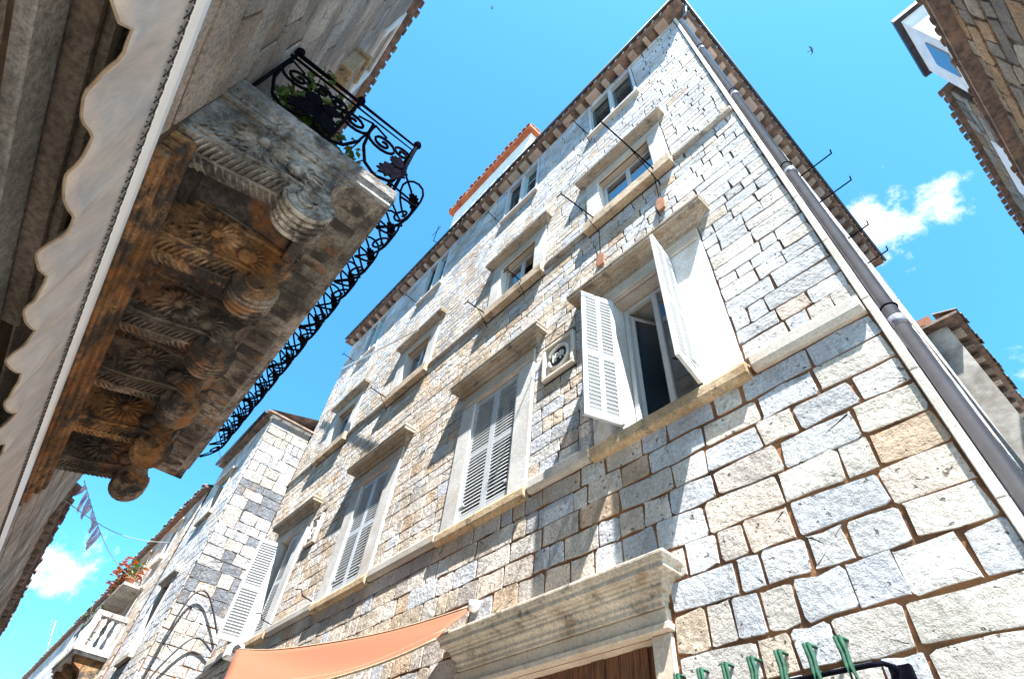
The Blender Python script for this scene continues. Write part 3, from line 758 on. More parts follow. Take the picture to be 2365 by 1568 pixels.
# slab underside has drip ridges towards its lip
for k in range(22):
    x = BX0 - .15 - k * .24
    ptrim('drip_ridge', lambda m: m.box(x - .05 - .05 * r.random(), x + .05, .0, .235, SB - .012 - .012 * r.random(), SB + .004), M_balc, jit((.33, .29, .24), r, .7, 1.2), slab, bev=.01)
for (z0, z1, y, x0) in ((2.80, 2.87, -.955, -2.50), (2.872, 2.92, -.935, -2.49), (2.922, 3.00, -.91, -2.47), (3.002, 3.05, -.925, -2.48), (3.052, 3.12, -.885, -2.46), (3.122, 3.19, -.86, -2.44)):
    n = 4
    for k in range(n):
        a = x0 + (-7.9 - x0) * k / n - .003; b = x0 + (-7.9 - x0) * (k + 1) / n + .003
        ptrim('cornice_moulding', lambda m: m.box(b, a, -1.02, y, z0, z1), M_balc, jit((.36, .20, .095), r, .7, 1.15), bev=.012)
def arc(cy, cz, rad, a0, a1, n): return [(cy + rad * math.cos(a0 + (a1 - a0) * i / n), cz + rad * math.sin(a0 + (a1 - a0) * i / n)) for i in range(n + 1)]
prof = [(-1.01, SB - .002), (-1.01, 3.205), (-.90, 3.205), (-.80, 3.235), (-.66, 3.255), (-.50, 3.30), (-.36, 3.345), (-.27, 3.34)] + arc(-.15, 3.31, .165, math.radians(170), math.radians(395), 12) + [(-.05, 3.46), (-.09, 3.58), (-.06, 3.68), (.02, SB - .002)]
CT = [(.36, .34, .31), (.46, .29, .16), (.34, .28, .23), (.32, .25, .19), (.44, .25, .12), (.34, .28, .22)]
def rosette(cx, cy, cz, R, par, tone, n=18, mat=None):
    m = MB(LT); m.tone = tone
    for k in range(n):
        t = 2 * math.pi * k / n; dy, dz = math.cos(t), math.sin(t); py, pz = -dz, dy
        def q(rad, side, out): return Vector((cx + out, cy + dy * rad + py * side, cz + dz * rad + pz * side))
        a = m.vert(q(R * .18, 0, .02)); b = m.vert(q(R * .62, R * .13, .014)); c_ = m.vert(q(R * .62, -R * .13, .014)); d = m.vert(q(R * (.95 + .1 * (k % 2)), 0, .002)); e = m.vert(q(R * .6, 0, .042))
        m.face((a, b, e)); m.face((a, e, c_)); m.face((b, d, e)); m.face((e, d, c_))
    m.lathe((cx, cy, cz), [(R * .24, 0), (R * .22, .03), (R * .12, .055), (.002, .06)], 10, (Vector((0, 1, 0)), Vector((0, 0, 1)), Vector((1, 0, 0))))
    build('rosette', m, mat or M_balc, par)
for k in range(6):
    x = -2.53 - .96 * k; hw = .13; t = CT[k]; M_c = M_balcg if k == 0 else M_balc
    co = ptrim('console', lambda m: m.prism(prof, x - hw, x + hw, lambda u, p, q: Vector((u, p, q))), M_c, t, bev=.008)
    # raised rim along the lower edge of each face, curled leaf under it, ribs round the scroll
    for s in (-1, 1):
        m = MB(LT); m.tone = tuple(v * 1.1 for v in t)
        path = [(-.95, 3.26), (-.80, 3.275), (-.66, 3.295), (-.50, 3.34), (-.36, 3.385), (-.25, 3.39), (-.14, 3.36)]
        m.tube([Vector((x + s * (hw + .004), p, q)) for p, q in path], .016, 6)
        sp = [(-.135 + (.125 - .016 * i) * math.cos(2.6 + i * .62), 3.30 + (.125 - .016 * i) * math.sin(2.6 + i * .62)) for i in range(8)]
        m.tube([Vector((x + s * (hw + .006), p, q)) for p, q in sp], .014, 6)
        build('scroll_rim', m, M_c, co)
    rosette(x + hw + .002, -.60, 3.53, .215, co, tuple(v * 1.05 for v in t), mat=M_c)
    m = MB(LT); m.tone = tuple(v * .95 for v in t)
    cy_, cz_ = -.33, 3.50                                # bud and small leaves beside the rosette
    m.lathe((x + hw, cy_, cz_), [(.085, 0), (.08, .025), (.055, .045), (.01, .055)], 12, (Vector((0, 1, 0)), Vector((0, 0, 1)), Vector((1, 0, 0))))
    for i in range(6):
        a = -.9 + i * .42
        m.tube([Vector((x + hw + .004, cy_ + .07 * math.cos(a), cz_ + .07 * math.sin(a))), Vector((x + hw + .022, cy_ + .12 * math.cos(a), cz_ + .10 * math.sin(a) + .01)), Vector((x + hw + .002, cy_ + .20 * math.cos(a), cz_ + .15 * math.sin(a)))], .020, 5, r1=.004)
    for i in range(9):
        p_ = -.93 + .05 * i; m.tube([Vector((x + hw + .003, p_, 3.31 + .02 * (i % 2))), Vector((x + hw + .016, p_ + .03, 3.345)), Vector((x + hw + .002, p_ + .02, 3.40))], .012, 5, r1=.005)
    build('carved_leaf', m, M_c, co)
    m = MB(LT); m.tone = tuple(min(.6, v * 1.25) for v in t)
    for i in range(15):
        p = -.90 + .043 * i; q = 3.205 + max(0, (p + .90)) * .24
        for s in (-1, 1):
            m.tube([Vector((x, p - .02, q - .012)), Vector((x + s * hw * .55, p + .012, q - .016)), Vector((x + s * hw * .98, p + .045, q + .004))], .013, 5, r1=.006)
    m.tube([Vector((x, p_, 3.19 + max(0, p_ + .9) * .24)) for p_ in (-.95, -.7, -.5, -.3)], .014, 6)
    build('underleaf', m, M_c, co)
    for i in range(5):
        rx = x - hw + .025 + .052 * i
        m = MB(LT); m.tone = (.50, .45, .38) if k < 3 else tuple(v * 1.2 for v in t)
        m.tube([Vector((rx, p, q)) for p, q in arc(-.15, 3.31, .170, math.radians(175), math.radians(395), 12)], .019, 6); build('scroll_rib', m, M_c, co)
    ptrim('abacus', lambda m: (m.box(x - hw - .03, x + hw + .03, -1.0, -.02, SB - .06, SB - .003)), M_c, tuple(v * .9 for v in t), co, bev=.01)
for k in range(5):                                       # coffers between the consoles; dark tones paint in the shade of the recesses
    a = -2.53 - .96 * k - .165; b = a - .63
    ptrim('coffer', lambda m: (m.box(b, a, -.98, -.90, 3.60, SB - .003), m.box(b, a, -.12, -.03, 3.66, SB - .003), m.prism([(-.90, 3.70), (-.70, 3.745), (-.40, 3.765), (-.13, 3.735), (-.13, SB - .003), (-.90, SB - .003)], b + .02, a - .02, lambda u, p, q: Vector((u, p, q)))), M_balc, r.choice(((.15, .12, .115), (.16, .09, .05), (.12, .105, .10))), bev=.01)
# wrought-iron railing; the front bellies outward
RT = 5.06
ra = MB(LT)
for z, q in ((RT, .022), (RT - .10, .014), (ST + .06, .015)):
    ra.tube([Vector((BX0 - .03, -.98, z)), Vector((BX0 - .03, .30, z)), Vector((BX1 + .03, .30, z)), Vector((BX1 + .03, -.98, z))], q, 8)
rail = build('railing', ra, M_iron, pal, 'black wrought-iron railing with scrolls and leaves')
for (x, y) in ((BX0 - .03, .30), (BX1 + .03, .30), (BX0 - .03, -.95), (BX0 - .03, -.33)):
    m = MB(LT); m.tube([(x, y, ST - .01), (x, y, RT + .01)], .016, 6); m.lathe((x, y, RT), [(.01, 0), (.03, .015), (.04, .05), (.03, .085), (.008, .10)], 10); build('post', m, M_iron, rail)
ACAN = [(0, 0), (.03, .05), (.075, .035), (.065, .085), (.115, .085), (.095, .135), (.135, .155), (.10, .195), (.125, .235), (.08, .25), (.085, .30), (.04, .30), (.0, .36),
        (-.03, .30), (-.075, .31), (-.07, .255), (-.115, .25), (-.085, .205), (-.125, .17), (-.085, .14), (-.105, .095), (-.06, .09), (-.07, .04), (-.03, .05)]
def unit(P, rail, w, flip=1, dens=0):
    """one bay of scrollwork; P(s, t, c): s along, t up 0..1 m, c across"""
    m = MB(LT)
    def T(pts, q): m.tube([P(w / 2 + flip * (a - .5) * w, b, 0) for a, b in pts], q, 5)
    if not dens: T([(.02, .98 * .9), (.0, .70), (.06, .40), (.25, .16), (.55, .06), (.85, .14), (1.0, .36)], .015)
    def spiral(ca, cb, R, turns, a0, q):
        n = int(14 * turns)
        T([(ca + R * (1 - .85 * i / n) * math.cos(a0 + 2 * math.pi * turns * i / n) / w, cb + R * (1 - .85 * i / n) * math.sin(a0 + 2 * math.pi * turns * i / n)) for i in range(n + 1)], q)
    if not dens:
        spiral(.36, .68, .15, 1.8, 3.4, .014); spiral(.80, .76, .095, 1.6, .5, .013)
        T([(1.0, .36), (.93, .60), (.80, .66)], .011); T([(.02, .90), (.2, .86), (.36, .83)], .010)
        rot = math.radians(-28)
        L = [((a * .82) * math.cos(rot) - b * 1.25 * math.sin(rot), (a * .82) * math.sin(rot) + b * 1.25 * math.cos(rot)) for a, b in ACAN]
        m.plate(L, lambda a, b, c_: P(w / 2 + flip * (a + .02), .16 + b, c_), .016)
        m.plate([(a * .6, b * .6) for a, b in ACAN], lambda a, b, c_: P(w / 2 + flip * (.30 * w + a), .42 + b, c_ + .01), .012)
    else:
        N = 10
        T([(i / N, .05 + .9 * i / N) for i in range(N + 1)], .011); T([(i / N, .95 - .9 * i / N) for i in range(N + 1)], .011)
        T([(.5 + .42 * math.cos(t), .5 + .17 * math.sin(t)) for t in [2 * math.pi * i / 16 for i in range(17)]], .011)
        spiral(.5, .84, .10, 1.4, 3.4, .011); spiral(.5, .17, .11, 1.4, .4, .011)
        T([(0, .02), (.0, .35), (.0, .7), (.0, .98)], .011)
        m.plate([(a * .55, b * .55) for a, b in ACAN], lambda a, b, c_: P(w / 2 + flip * a, .40 + b, c_ + .01), .012)
    return build('scroll_panel', m, M_iron, rail)
for k in range(3):
    y0 = -.94 + .413 * k
    unit(lambda s, t, c_: Vector((BX0 - .03 + c_, y0 + s, ST + .06 + t * .88)), rail, .41, 1 if k % 2 == 0 else -1)
def belly(t): return .27 * max(0, math.sin(math.pi * min(1, t / .72))) ** .8
for k in range(13):
    x0 = BX0 - .04 - .402 * k
    unit(lambda s, t, c_: Vector((x0 - s, .30 + belly(t) + c_, ST + .06 + t * .88)), rail, .40, 1 if k % 2 else -1, 1)
# plants behind the railing
def plant(name, at, R, H, n, mats, label, cat='plant', grp=None, xf=LT, pot=True, seed=1, blossoms=0):
    q = random.Random(seed); at = Vector(at)
    w = xf(at) if xf else at
    t = root(name, w, label, cat, grp)
    ph_ = .22 if pot else .02
    if pot:
        m = MB(xf); m.lathe(at, [(.09, 0), (.13, .20), (.145, .20), (.145, .23), (.11, .23)], 12); build('pot', m, M_pot, t)
    st = MB(xf); lf = MB(xf)
    for k in range(max(5, n // 26)):
        a = q.uniform(0, 6.28); d = R * q.uniform(.2, 1)
        tip = at + Vector((d * math.cos(a), d * math.sin(a), ph_ + H * q.uniform(.45, 1))); base = at + Vector((0, 0, ph_ * .8))
        mid_ = base.lerp(tip, .5) + Vector((0, 0, H * .12)); st.tube([base, mid_, tip], .008, 5)
        for j in range(26):
            s = q.uniform(.25, 1.05); p = base.lerp(mid_, s * 2) if s < .5 else mid_.lerp(tip, s * 2 - 1)
            dd = Vector((q.uniform(-1, 1), q.uniform(-1, 1), q.uniform(-.6, .8))); L = R * q.uniform(.18, .34)
            lf.leaf(p + dd * R * .12, dd, Vector((q.uniform(-.5, .5), q.uniform(-.5, .5), 1)), L, L * .26)
    build('stem', st, M_bark, t); build('foliage', lf, mats[0], t)
    if blossoms:
        b = MB(xf)
        for k in range(blossoms):
            p = at + Vector((q.uniform(-R, R), q.uniform(-R, R), ph_ + H * q.uniform(.3, 1.05)))
            for j in range(6):
                a = j * 1.047; b.leaf(p, Vector((math.cos(a), math.sin(a), .3)), Vector((0, 0, 1)), R * .24, R * .1)
        build('blossom', b, mats[1], t)
    return t
plant('potted_plant', (-2.72, -.60, ST), .36, .85, 620, [M_green], 'dense dark green potted plant behind the balcony end railing', seed=3)
plant('potted_plant', (-2.80, -.22, ST), .28, .62, 360, [M_leaf2], 'lighter green potted plant beside the dark one on the balcony', seed=4)
plant('potted_plant', (-3.15, .12, ST), .24, .34, 120, [M_leaf2], 'low trailing plant peeping through the front balcony railing', seed=5)

# ---- awning over the palazzo doorway
aw = root('door_awning', LT(Vector((-2.5, -.85, 1.5))), 'off-white scalloped awning valance hanging from a white bar below the balcony', 'awning')
yb = -.72
m = MB(LT)
m.prism([(-.012, -.055), (.012, -.055), (.018, 0), (.012, .055), (-.012, .055), (-.018, 0)], .8, -7.2, lambda u, p, q: Vector((u, yb + p, 2.055 + q))); build('bar', m, M_whitem, aw, bevel=.004)
m = MB(LT); PER = .375; N = 300; rows = []
hem = []
for i in range(N + 1):
    u = .8 - 8.0 * i / N
    ph_ = ((-u - 1.04) / PER) % 1.0
    lobe = (math.sin(math.pi * ph_) ** .55) if 0 < ph_ < 1 else 0
    zb_ = 1.625 - .058 * lobe - .03 * ph_
    yy = yb + .018 * math.sin(2 * math.pi * ph_ + .6) + .01 * math.sin(3.1 * u)
    col = []
    for k in range(7):
        t = k / 6; col.append(m.vert((u, yb + (yy - yb) * t + (.012 * math.sin(9 * u + 5 * t) + .003 * math.sin(31 * u - 9 * t) + .002 * math.sin(57 * u + 14 * t)) * t, 2.0 + (zb_ - 2.0) * t)))
    rows.append(col); hem.append(Vector((u, yy + .012 * math.sin(9 * u + 5) + .003 * math.sin(31 * u - 9) + .002 * math.sin(57 * u + 14), zb_)))
for i in range(N):
    for k in range(6): m.face((rows[i][k], rows[i + 1][k], rows[i + 1][k + 1], rows[i][k + 1]), True)
va = build('valance', m, M_valance, aw, bevel=0); so = va.modifiers.new('Solid', 'SOLIDIFY'); so.thickness = .004
m = MB(LT); m.tube(hem, .005, 6); build('piping', m, M_gold, va)
m = MB(LT)
for i in range(250):
    u = .7 - i * .03; s = 1 if i % 2 else -1
    m.tube([(u, yb + .008, 1.958), (u - .016 * s, yb + .012, 1.975 + .01 * r.random()), (u + .012 * s, yb + .01, 1.992)], .0032, 4)
build('lacing', m, M_blackc, va)
m = MB(LT); m.tone = (1, 1, 1); a = [m.vert(p) for p in ((.8, yb + .0, 2.0), (-7.2, yb, 2.0), (-7.2, -.99, 2.30), (.8, -.99, 2.30))]; m.face(a); ac = build('canopy', m, M_valance, aw)
so = ac.modifiers.new('Solid', 'SOLIDIFY'); so.thickness = .006

# ------------------------------------------------------------------ low terrace house further along on the left
low_h = root('low_house', LT(Vector((-22, -4, -ZC))), 'low stone house with a toothed tile eave beyond the balcony palazzo', 'building')
FLH = Fr((0, -1.12, 0), (-1, 0, 0), (0, 1, 0)); LTOP = 5.0
lw = [(14.2, 15.0, 2.4, 4.2), (18.5, 19.4, 2.4, 4.2), (23, 24, 2.4, 4.2)]
m = MB(LT); wall_sheet(m, FLH, 12.2, 46, -ZC, LTOP, []); build('wall', m, M_mort2, low_h)
rects = layout(12.2, 46, 1.0, LTOP, .32, .7, lw, r) + layout(12.2, 46, -ZC, 1.0, .4, 1.0, [], r)
masonry(low_h, FLH, rects, lambda q: pick('ash', r), M_ash, .015, .02, r, 120, xf=LT, rough=.6)
for q in lw:
    m = MB(LT); m.box(q[0] + .1, q[1] - .1, -.02, .035, q[2] + .1, q[3] - .1, FLH); wn_ = build('window', m, M_wood, low_h)
    for a in ((q[0], q[0] + .1, q[2], q[3]), (q[1] - .1, q[1], q[2], q[3]), (q[0], q[1], q[3], q[3] + .14), (q[0] - .05, q[1] + .05, q[2] - .1, q[2])): ptrim('window_jamb', lambda m: m.box(a[0], a[1], -.02, .07, a[2], a[3], FLH), M_trim, (.45, .41, .36), wn_)
m = MB(LT); m.box(-46, -12.2, -1.15, -.98, LTOP, LTOP + .06); m.tone = (1, 1, 1); lrf = build('roof', m, M_tileold, low_h)
m = MB(LT); m.quadp((-12.2, -.96, LTOP + .065), (-46, -.96, LTOP + .065), (-46, -6, LTOP + 1.9), (-12.2, -6, LTOP + 1.9)); build('roof_slope', m, M_tileold, lrf)
tiles(lrf, lambda s, o_, up: LT(Vector((-12.2 - s, -.97 + o_, LTOP + .08 + up))), 33.6, 150, r, M_tileold)
for k in range(26):
    ptrim('bracket', lambda m: m.box(-12.5 - k * .55, -12.38 - k * .55, -1.12, -.99, LTOP - .1, LTOP - .002), M_ash, (.30, .24, .2), low_h)

# ------------------------------------------------------------------ houses along the street beyond the corner house
def far_house(nm, label, x0, x1, Y, top_, tones, seed, wins, hs=.24, wm=.42, limit=120, ov=.18, eave=True, mat=M_stone, xwall=True, tiled=34):
    q = random.Random(seed)
    hr = root(nm, ((x0 + x1) / 2, Y + 3, -ZC), label, 'building')
    F = Fr((0, Y, 0), (1, 0, 0), (0, -1, 0)); G = Fr((x1, 0, 0), (0, 1, 0), (1, 0, 0))
    m = MB(); wall_sheet(m, F, x0, x1, -ZC, top_, [w[:4] for w in wins]); wall_sheet(m, G, Y, Y + 6, -ZC, top_, [])
    build('wall', m, M_mort, hr)
    hl = [(w[0] - .13, w[1] + .13, w[2] - .14, w[3] + .16) for w in wins]
    masonry(hr, F, layout(x0, x1, -ZC, top_, hs, wm, hl, q), lambda _: pick(tones[0], q), mat, .014, .018, q, limit)
    if xwall: masonry(hr, G, layout(Y + .01, Y + (3.38 - Y if Y < 3.3 else 4), -ZC, top_, hs * 1.1, wm * .85, [], q), lambda k_: (r_t := q.random()) and ((.15, .165, .19) if tones[1] == 'grey' and 4.2 < k_[2] < 7.6 and r_t < .38 else tuple(v * .72 for v in pick('cool', q))), mat, .009, .012, q, limit, nm='end_stone')
    for (a, b, c_, d, kind) in wins:
        m = MB(); sash(m, F, a, b, c_, d, -.08, .05, .05, mull=((a + b) / 2,)); wn2 = build('window', m, M_white if kind else M_wood, hr)
        pane(wn2, F, a + .05, b - .05, c_ + .05, d - .05, -.1, M_bluewin)
        for e in ((a - .12, a, c_, d), (b, b + .12, c_, d)): trim('jamb', lambda m: m.box(e[0], e[1], -.15, .04, e[2], e[3], F), M_trim, (.58, .55, .51), wn2)
        trim('hood', lambda m: hood(m, F, a - .17, b + .17, d + .002, .15, .13), M_sill, (.48, .43, .37), wn2); trim('sill', lambda m: m.box(a - .16, b + .16, -.15, .10, c_ - .13, c_ - .002, F), M_sill, (.48, .42, .35), wn2)
    if eave:
        m = MB(); m.box(x0 - .05, x1 + .12, Y - ov, Y + 6, top_, top_ + .06); rr_ = build('roof', m, M_tileold, hr)
        m = MB(); m.quadp((x0 - .05, Y - ov, top_ + .065), (x1 + .12, Y - ov, top_ + .065), (x1 + .12, Y + 6, top_ + 2), (x0 - .05, Y + 6, top_ + 2)); build('roof_slope', m, M_tileold, rr_)
        if tiled: tiles(rr_, lambda s, o_, up: Vector((x0 + s, Y - ov + .02 - o_, top_ + .075 + up)), x1 - x0, tiled, q, M_tileold)
    return hr, F, G
nb, FN, GN = far_house('neighbour_house', 'pale stone neighbour house with patchy grey blocks on its sunlit end wall', -17.25, -13.55, 2.22, 9.35, ('cool', 'grey'), 31,
    [(-15.9, -15.1, 3.6, 5.2, 0), (-15.9, -15.1, 7.0, 8.1, 1)], hs=.24, wm=.36, limit=260, tiled=16)
m = MB(); m.box(-13.72, -13.50, 2.16, 3.38, 9.28, 9.42); m.tone = (.6, .55, .5); build('coping', m, M_sill, nb, bevel=.02)
m = MB(); m.tube([(-17.3, 1.98, 9.40), (-13.6, 1.98, 9.40)], .05, 8); build('gutter', m, M_lead, nb)
bh, FB, GB = far_house('balustrade_house', 'warm stone house with toothed tile eave and small stone balustrade balcony', -25.0, -17.3, 2.18, 8.55, ('warm', 'cool'), 37,
    [(-19.9, -19.1, 4.1, 5.9, 0), (-22.9, -22.1, 4.1, 5.8, 0), (-19.4, -18.7, 6.9, 7.9, 1), (-22.6, -21.9, 6.9, 7.9, 1), (-18.3, -17.7, 1.2, 2.6, 0)], limit=120, xwall=False, tiled=34)
ch, FC, GC = far_house('end_house', 'distant pale house with a dark eave closing the row', -46, -25.05, 2.12, 7.9, ('cool', 'cool'), 41,
    [(-28, -27.1, 3.6, 5.2, 1), (-31.5, -30.6, 3.6, 5.2, 1), (-35, -34, 3.6, 5.2, 1)], limit=60, xwall=False, tiled=60, hs=.3, wm=.6)
# balustrade balcony
by0, by1, bx0, bx1, bz = 1.36, 2.2, -20.6, -18.0, 4.02
trim('balcony_slab', lambda m: (m.box(bx0, bx1, by0, by1, bz, bz + .13), m.box(bx0 + .04, bx1 - .04, by0 + .04, by1, bz - .07, bz - .002)), M_sill, (.58, .55, .52), bh)
trim('balcony_rail', lambda m: (m.box(bx0 + .02, bx1 - .02, by0 + .02, by0 + .16, bz + .83, bz + .95), m.box(bx1 - .16, bx1 - .02, by0 + .165, by1, bz + .83, bz + .95)), M_sill, (.40, .36, .32), bh)
bp = [(.045, .13), (.05, .17), (.03, .2), (.06, .33), (.065, .40), (.03, .5), (.045, .53), (.03, .56), (.06, .68), (.045, .78), (.05, .83)]
m = MB(); m.tone = (.62, .61, .60); m.lathe((bx1 - .09, by0 + .3, bz), bp, 10); b0 = build('baluster', m, M_trim, bh)
for k in range(1, 4): clone(b0, (0, .17 * k, 0))
for k in range(11): clone(b0, (-.12 - .2 * k, -.21, 0))
for (x, y) in ((bx1 - .09, by0 + .09), (bx0 + .09, by0 + .09)): trim('balcony_post', lambda m: m.box(x - .07, x + .07, y - .07, y + .07, bz + .13, bz + .83), M_trim, (.6, .58, .56), bh)
for k in range(3):
    x = -18.25 - 1.05 * k
    trim('balcony_console', lambda m: m.prism([(0, bz - .07), (0, bz - 1.0), (.12, bz - .95), (.2, bz - .7), (.34, bz - .55), (.42, bz - .35), (.62, bz - .25), (.7, bz - .07)], x - .14, x + .14, lambda u, p, q: Vector((u, 2.17 - p, q))), M_balc, (.36, .24, .13), bh)
# chimneys over the far roofs
for (x, y, z, w) in ((-29.5, 2.75, 8.1, .5), (-33.5, 2.7, 8.1, .7)):
    m = MB(); m.box(x - w, x, y - .3, y + .3, z, z + .8); cq = build('chimney', m, M_plaster, ch); m = MB(); m.tone = (1, 1, 1); m.prism([(-.38, .802), (.38, .802), (.30, .95), (0, 1.08), (-.30, .95)], x - w - .05, x + .05, lambda u, p, q: Vector((u, y + p, z + q))); build('chimney_cap', m, M_tile, cq)
# flowers on the balustrade house
G1 = 'flower pots on the far upper ledge'
trim('ledge', lambda m: m.box(-22.4, -18.9, 1.62, 2.2, 5.94, 6.02), M_sill, (.5, .47, .43), bh)
plant('orange_flowers', (-20.2, 1.74, 6.02), .36, .75, 130, [M_green, M_orange], 'orange flowering pot plant on the far ledge above the balustrade', seed=8, xf=None, blossoms=90)
plant('orange_flowers', (-21.2, 1.74, 6.02), .34, .7, 110, [M_green, M_orange], 'second orange flower pot on the far ledge, farther down the street', seed=9, xf=None, blossoms=80)
plant('leafy_plant', (-19.3, 1.76, 6.02), .36, .7, 130, [M_leaf2], 'bushy green pot plant at the near end of the flower ledge', seed=10, xf=None)
plant('leafy_plant', (-19.6, 1.55, bz + .13), .42, 1.35, 200, [M_green], 'tall dark green plant standing in the balustrade balcony', seed=12, xf=None)

# ------------------------------------------------------------------ white belvedere on the corner-house roof
bel = root('roof_belvedere', (-7.1, 4.6, TOP), 'white rendered belvedere with red tiled eave on the corner-house roof', 'belvedere')
m = MB(); m.box(-9.05, -5.15, 3.62, 6.2, TOP + .1, 16.85); build('wall', m, M_plaster, bel)
m = MB(); m.tone = (1.1, 1, 1); m.box(-9.2, -5.0, 3.45, 6.4, 16.86, 16.96); br_ = build('roof', m, M_tile, bel)
m = MB(); m.tone = (1, 1, 1); m.quadp((-9.2, 3.45, 16.965), (-5.0, 3.45, 16.965), (-5.4, 5, 17.6), (-8.9, 5, 17.6)); m.quadp((-5.0, 3.45, 16.965), (-5.0, 6.4, 16.965), (-5.4, 5.2, 17.6), (-5.4, 5, 17.6)); build('roof_slope', m, M_tile, br_)
tiles(br_, lambda s, o_, up: Vector((-9.2 + s, 3.47 - o_, 16.99 + up)), 4.2, 21, r, M_tile)
tiles(br_, lambda s, o_, up: Vector((-5.02 + o_, 3.45 + s, 16.99 + up)), 2.9, 14, r, M_tile)
m = MB(); m.tube([(-9.25, 3.3, 14.9), (-9.28, 3.32, 15.9)], .012, 5); m.tube([(-9.5, 3.3, 15.5), (-9.05, 3.3, 15.55)], .008, 5); m.tube([(-9.25, 3.3, 14.9), (-9.1, 3.7, 14.8)], .012, 5); build('aerial', m, M_iron, bel)

# ------------------------------------------------------------------ side street: next house behind the corner house
r = random.Random(51)
sh_ = root('side_street_house', (-2, 18, -ZC), 'white rendered house with ragged tile eave behind the drainpipe corner', 'building')
FR2 = Fr((.26, 0, 0), (0, 1, 0), (1, 0, 0)); RTOP = 10.45
m = MB(); wall_sheet(m, FR2, 12.35, 30, -ZC, RTOP, [(14.2, 15.0, 6.6, 8.0), (17, 17.8, 6.6, 8.0)]); m.quadp((.26, 12.35, -ZC), (.26, 12.35, RTOP), (-6, 12.35, RTOP), (-6, 12.35, -ZC)); build('wall', m, M_plaster2, sh_)
for a in (14.2, 17.0):
    m = MB(); sash(m, FR2, a, a + .8, 6.6, 8.0, -.05, .06, .06, mull=(a + .4,)); w2_ = build('window', m, M_wood, sh_); pane(w2_, FR2, a + .06, a + .74, 6.66, 7.94, -.08, M_bluewin)
trim('string_course', lambda m: m.box(12.35, 30, -.02, .07, 5.9, 6.05, FR2), M_sill, (.5, .47, .43), sh_)
m = MB(); m.tone = (1, 1, 1); m.box(-6, .58, 12.1, 30, RTOP, RTOP + .07); rr2 = build('roof', m, M_tileold, sh_)
m = MB(); m.quadp((.56, 12.33, RTOP + .075), (.56, 30, RTOP + .075), (-6, 30, RTOP + 2.2), (-6, 12.33, RTOP + 2.2)); build('roof_slope', m, M_tileold, rr2)
tiles(rr2, lambda s, o_, up: Vector((.57 + o_, 12.1 + s, RTOP + .10 + up)), 17.5, 80, r, M_tileold, rad=.10)
for k in range(24): trim('corbel', lambda m: m.box(12.6 + k * .55, 12.82 + k * .55, -.02, .20, RTOP - .14, RTOP - .002, FR2), M_sill, r.choice(((.5, .42, .36), (.3, .25, .22))), sh_)
for (y, z) in ((13.4, 8.2), (14.4, 8.2)):
    rod(sh_, [FR2(y, z, -.02), FR2(y + .05, z + .3, .75)], .016); rod(sh_, [FR2(y, z - .9, .0), FR2(y + .03, z + .15, .45)], .011)
m = MB(); m.box(-.2, .1, 13.0, 13.5, RTOP + .3, RTOP + 1.1); cq = build('chimney', m, M_pot, sh_)

# ------------------------------------------------------------------ rubble house across the side street
rub = root('rubble_house', (6, 9, -ZC), 'shaded rubble-stone house with dark overhanging eave across the side street', 'building')
FT = Fr((2.86, 0, 0), (0, -1, 0), (-1, 0, 0)); TT = 10.3; TY0, TY1 = 3.9, 15.5
m = MB(); wall_sheet(m, FT, -TY1, -TY0, -ZC, TT, []); m.quadp((2.86, TY0, -ZC), (2.86, TY0, TT), (9, TY0, TT), (9, TY0, -ZC)); build('wall', m, M_mort2, rub)
masonry(rub, FT, layout(-TY1, -TY0, -ZC, TT, .36, .55, [], r), lambda q: pick('rub', r), M_rubble, .05, .05, r, 160, rough=1.6)
m = MB(); m.tone = (1, 1, 1); m.box(2.62, 9, TY0 - .1, TY1, TT, TT + .08); rrf = build('roof', m, M_tileold, rub)
m = MB(); m.tone = (1, 1, 1); m.quadp((2.58, TY0 - .1, TT + .085), (9, TY0 - .1, TT + 2), (9, TY1, TT + 2), (2.58, TY1, TT + .085)); build('roof_slope', m, M_tileold, rrf)
tiles(rrf, lambda s, o_, up: Vector((2.64 - o_, TY0 - .1 + s, TT + .10 + up)), TY1 - TY0, 52, r, M_tileold)
# upper storey and white dormer set back on its roof
FU = Fr((2.97, 0, 0), (0, -1, 0), (-1, 0, 0))
m = MB(); m.box(2.97, 8, 8.75, 15.5, TT + .09, 13.05); up_ = build('upper_storey', m, M_mort2, rub)
masonry(rub, FU, layout(-15.5, -8.75, TT + .1, 13.05, .28, .5, [(-11.6, -9.9, TT + .3, 12.3)], r), lambda q: pick('rub', r), M_rubble, .02, .03, r, 40, nm='upper_stone')
m = MB(); m.box(-11.6, -9.9, -.01, .03, TT + .3, 12.3, FU); build('render_patch', m, M_plaster, rub)
m = MB(); m.tone = (.8, .8, .8); m.box(2.85, 8, 8.65, 15.6, 13.06, 13.13); ur = build('upper_roof', m, M_tileold, rub)
tiles(ur, lambda s, o_, up: Vector((2.86 - o_, 8.65 + s, 13.14 + up)), 6.9, 30, r, M_tileold)
m = MB(); m.box(2.97, 6, 7.05, 8.45, TT + .09, 13.72); dm = build('dormer', m, M_plaster, rub, 'white rendered dormer')
m = MB(); m.box(2.94, 2.972, 7.35, 7.95, 12.0, 12.9); dw_ = build('dormer_window', m, M_bluewin, dm)
m = MB(); m.tone = (.6, .6, .6); m.box(2.86, 6, 6.95, 8.55, 13.73, 13.86); build('dormer_roof', m, M_lead, dm)
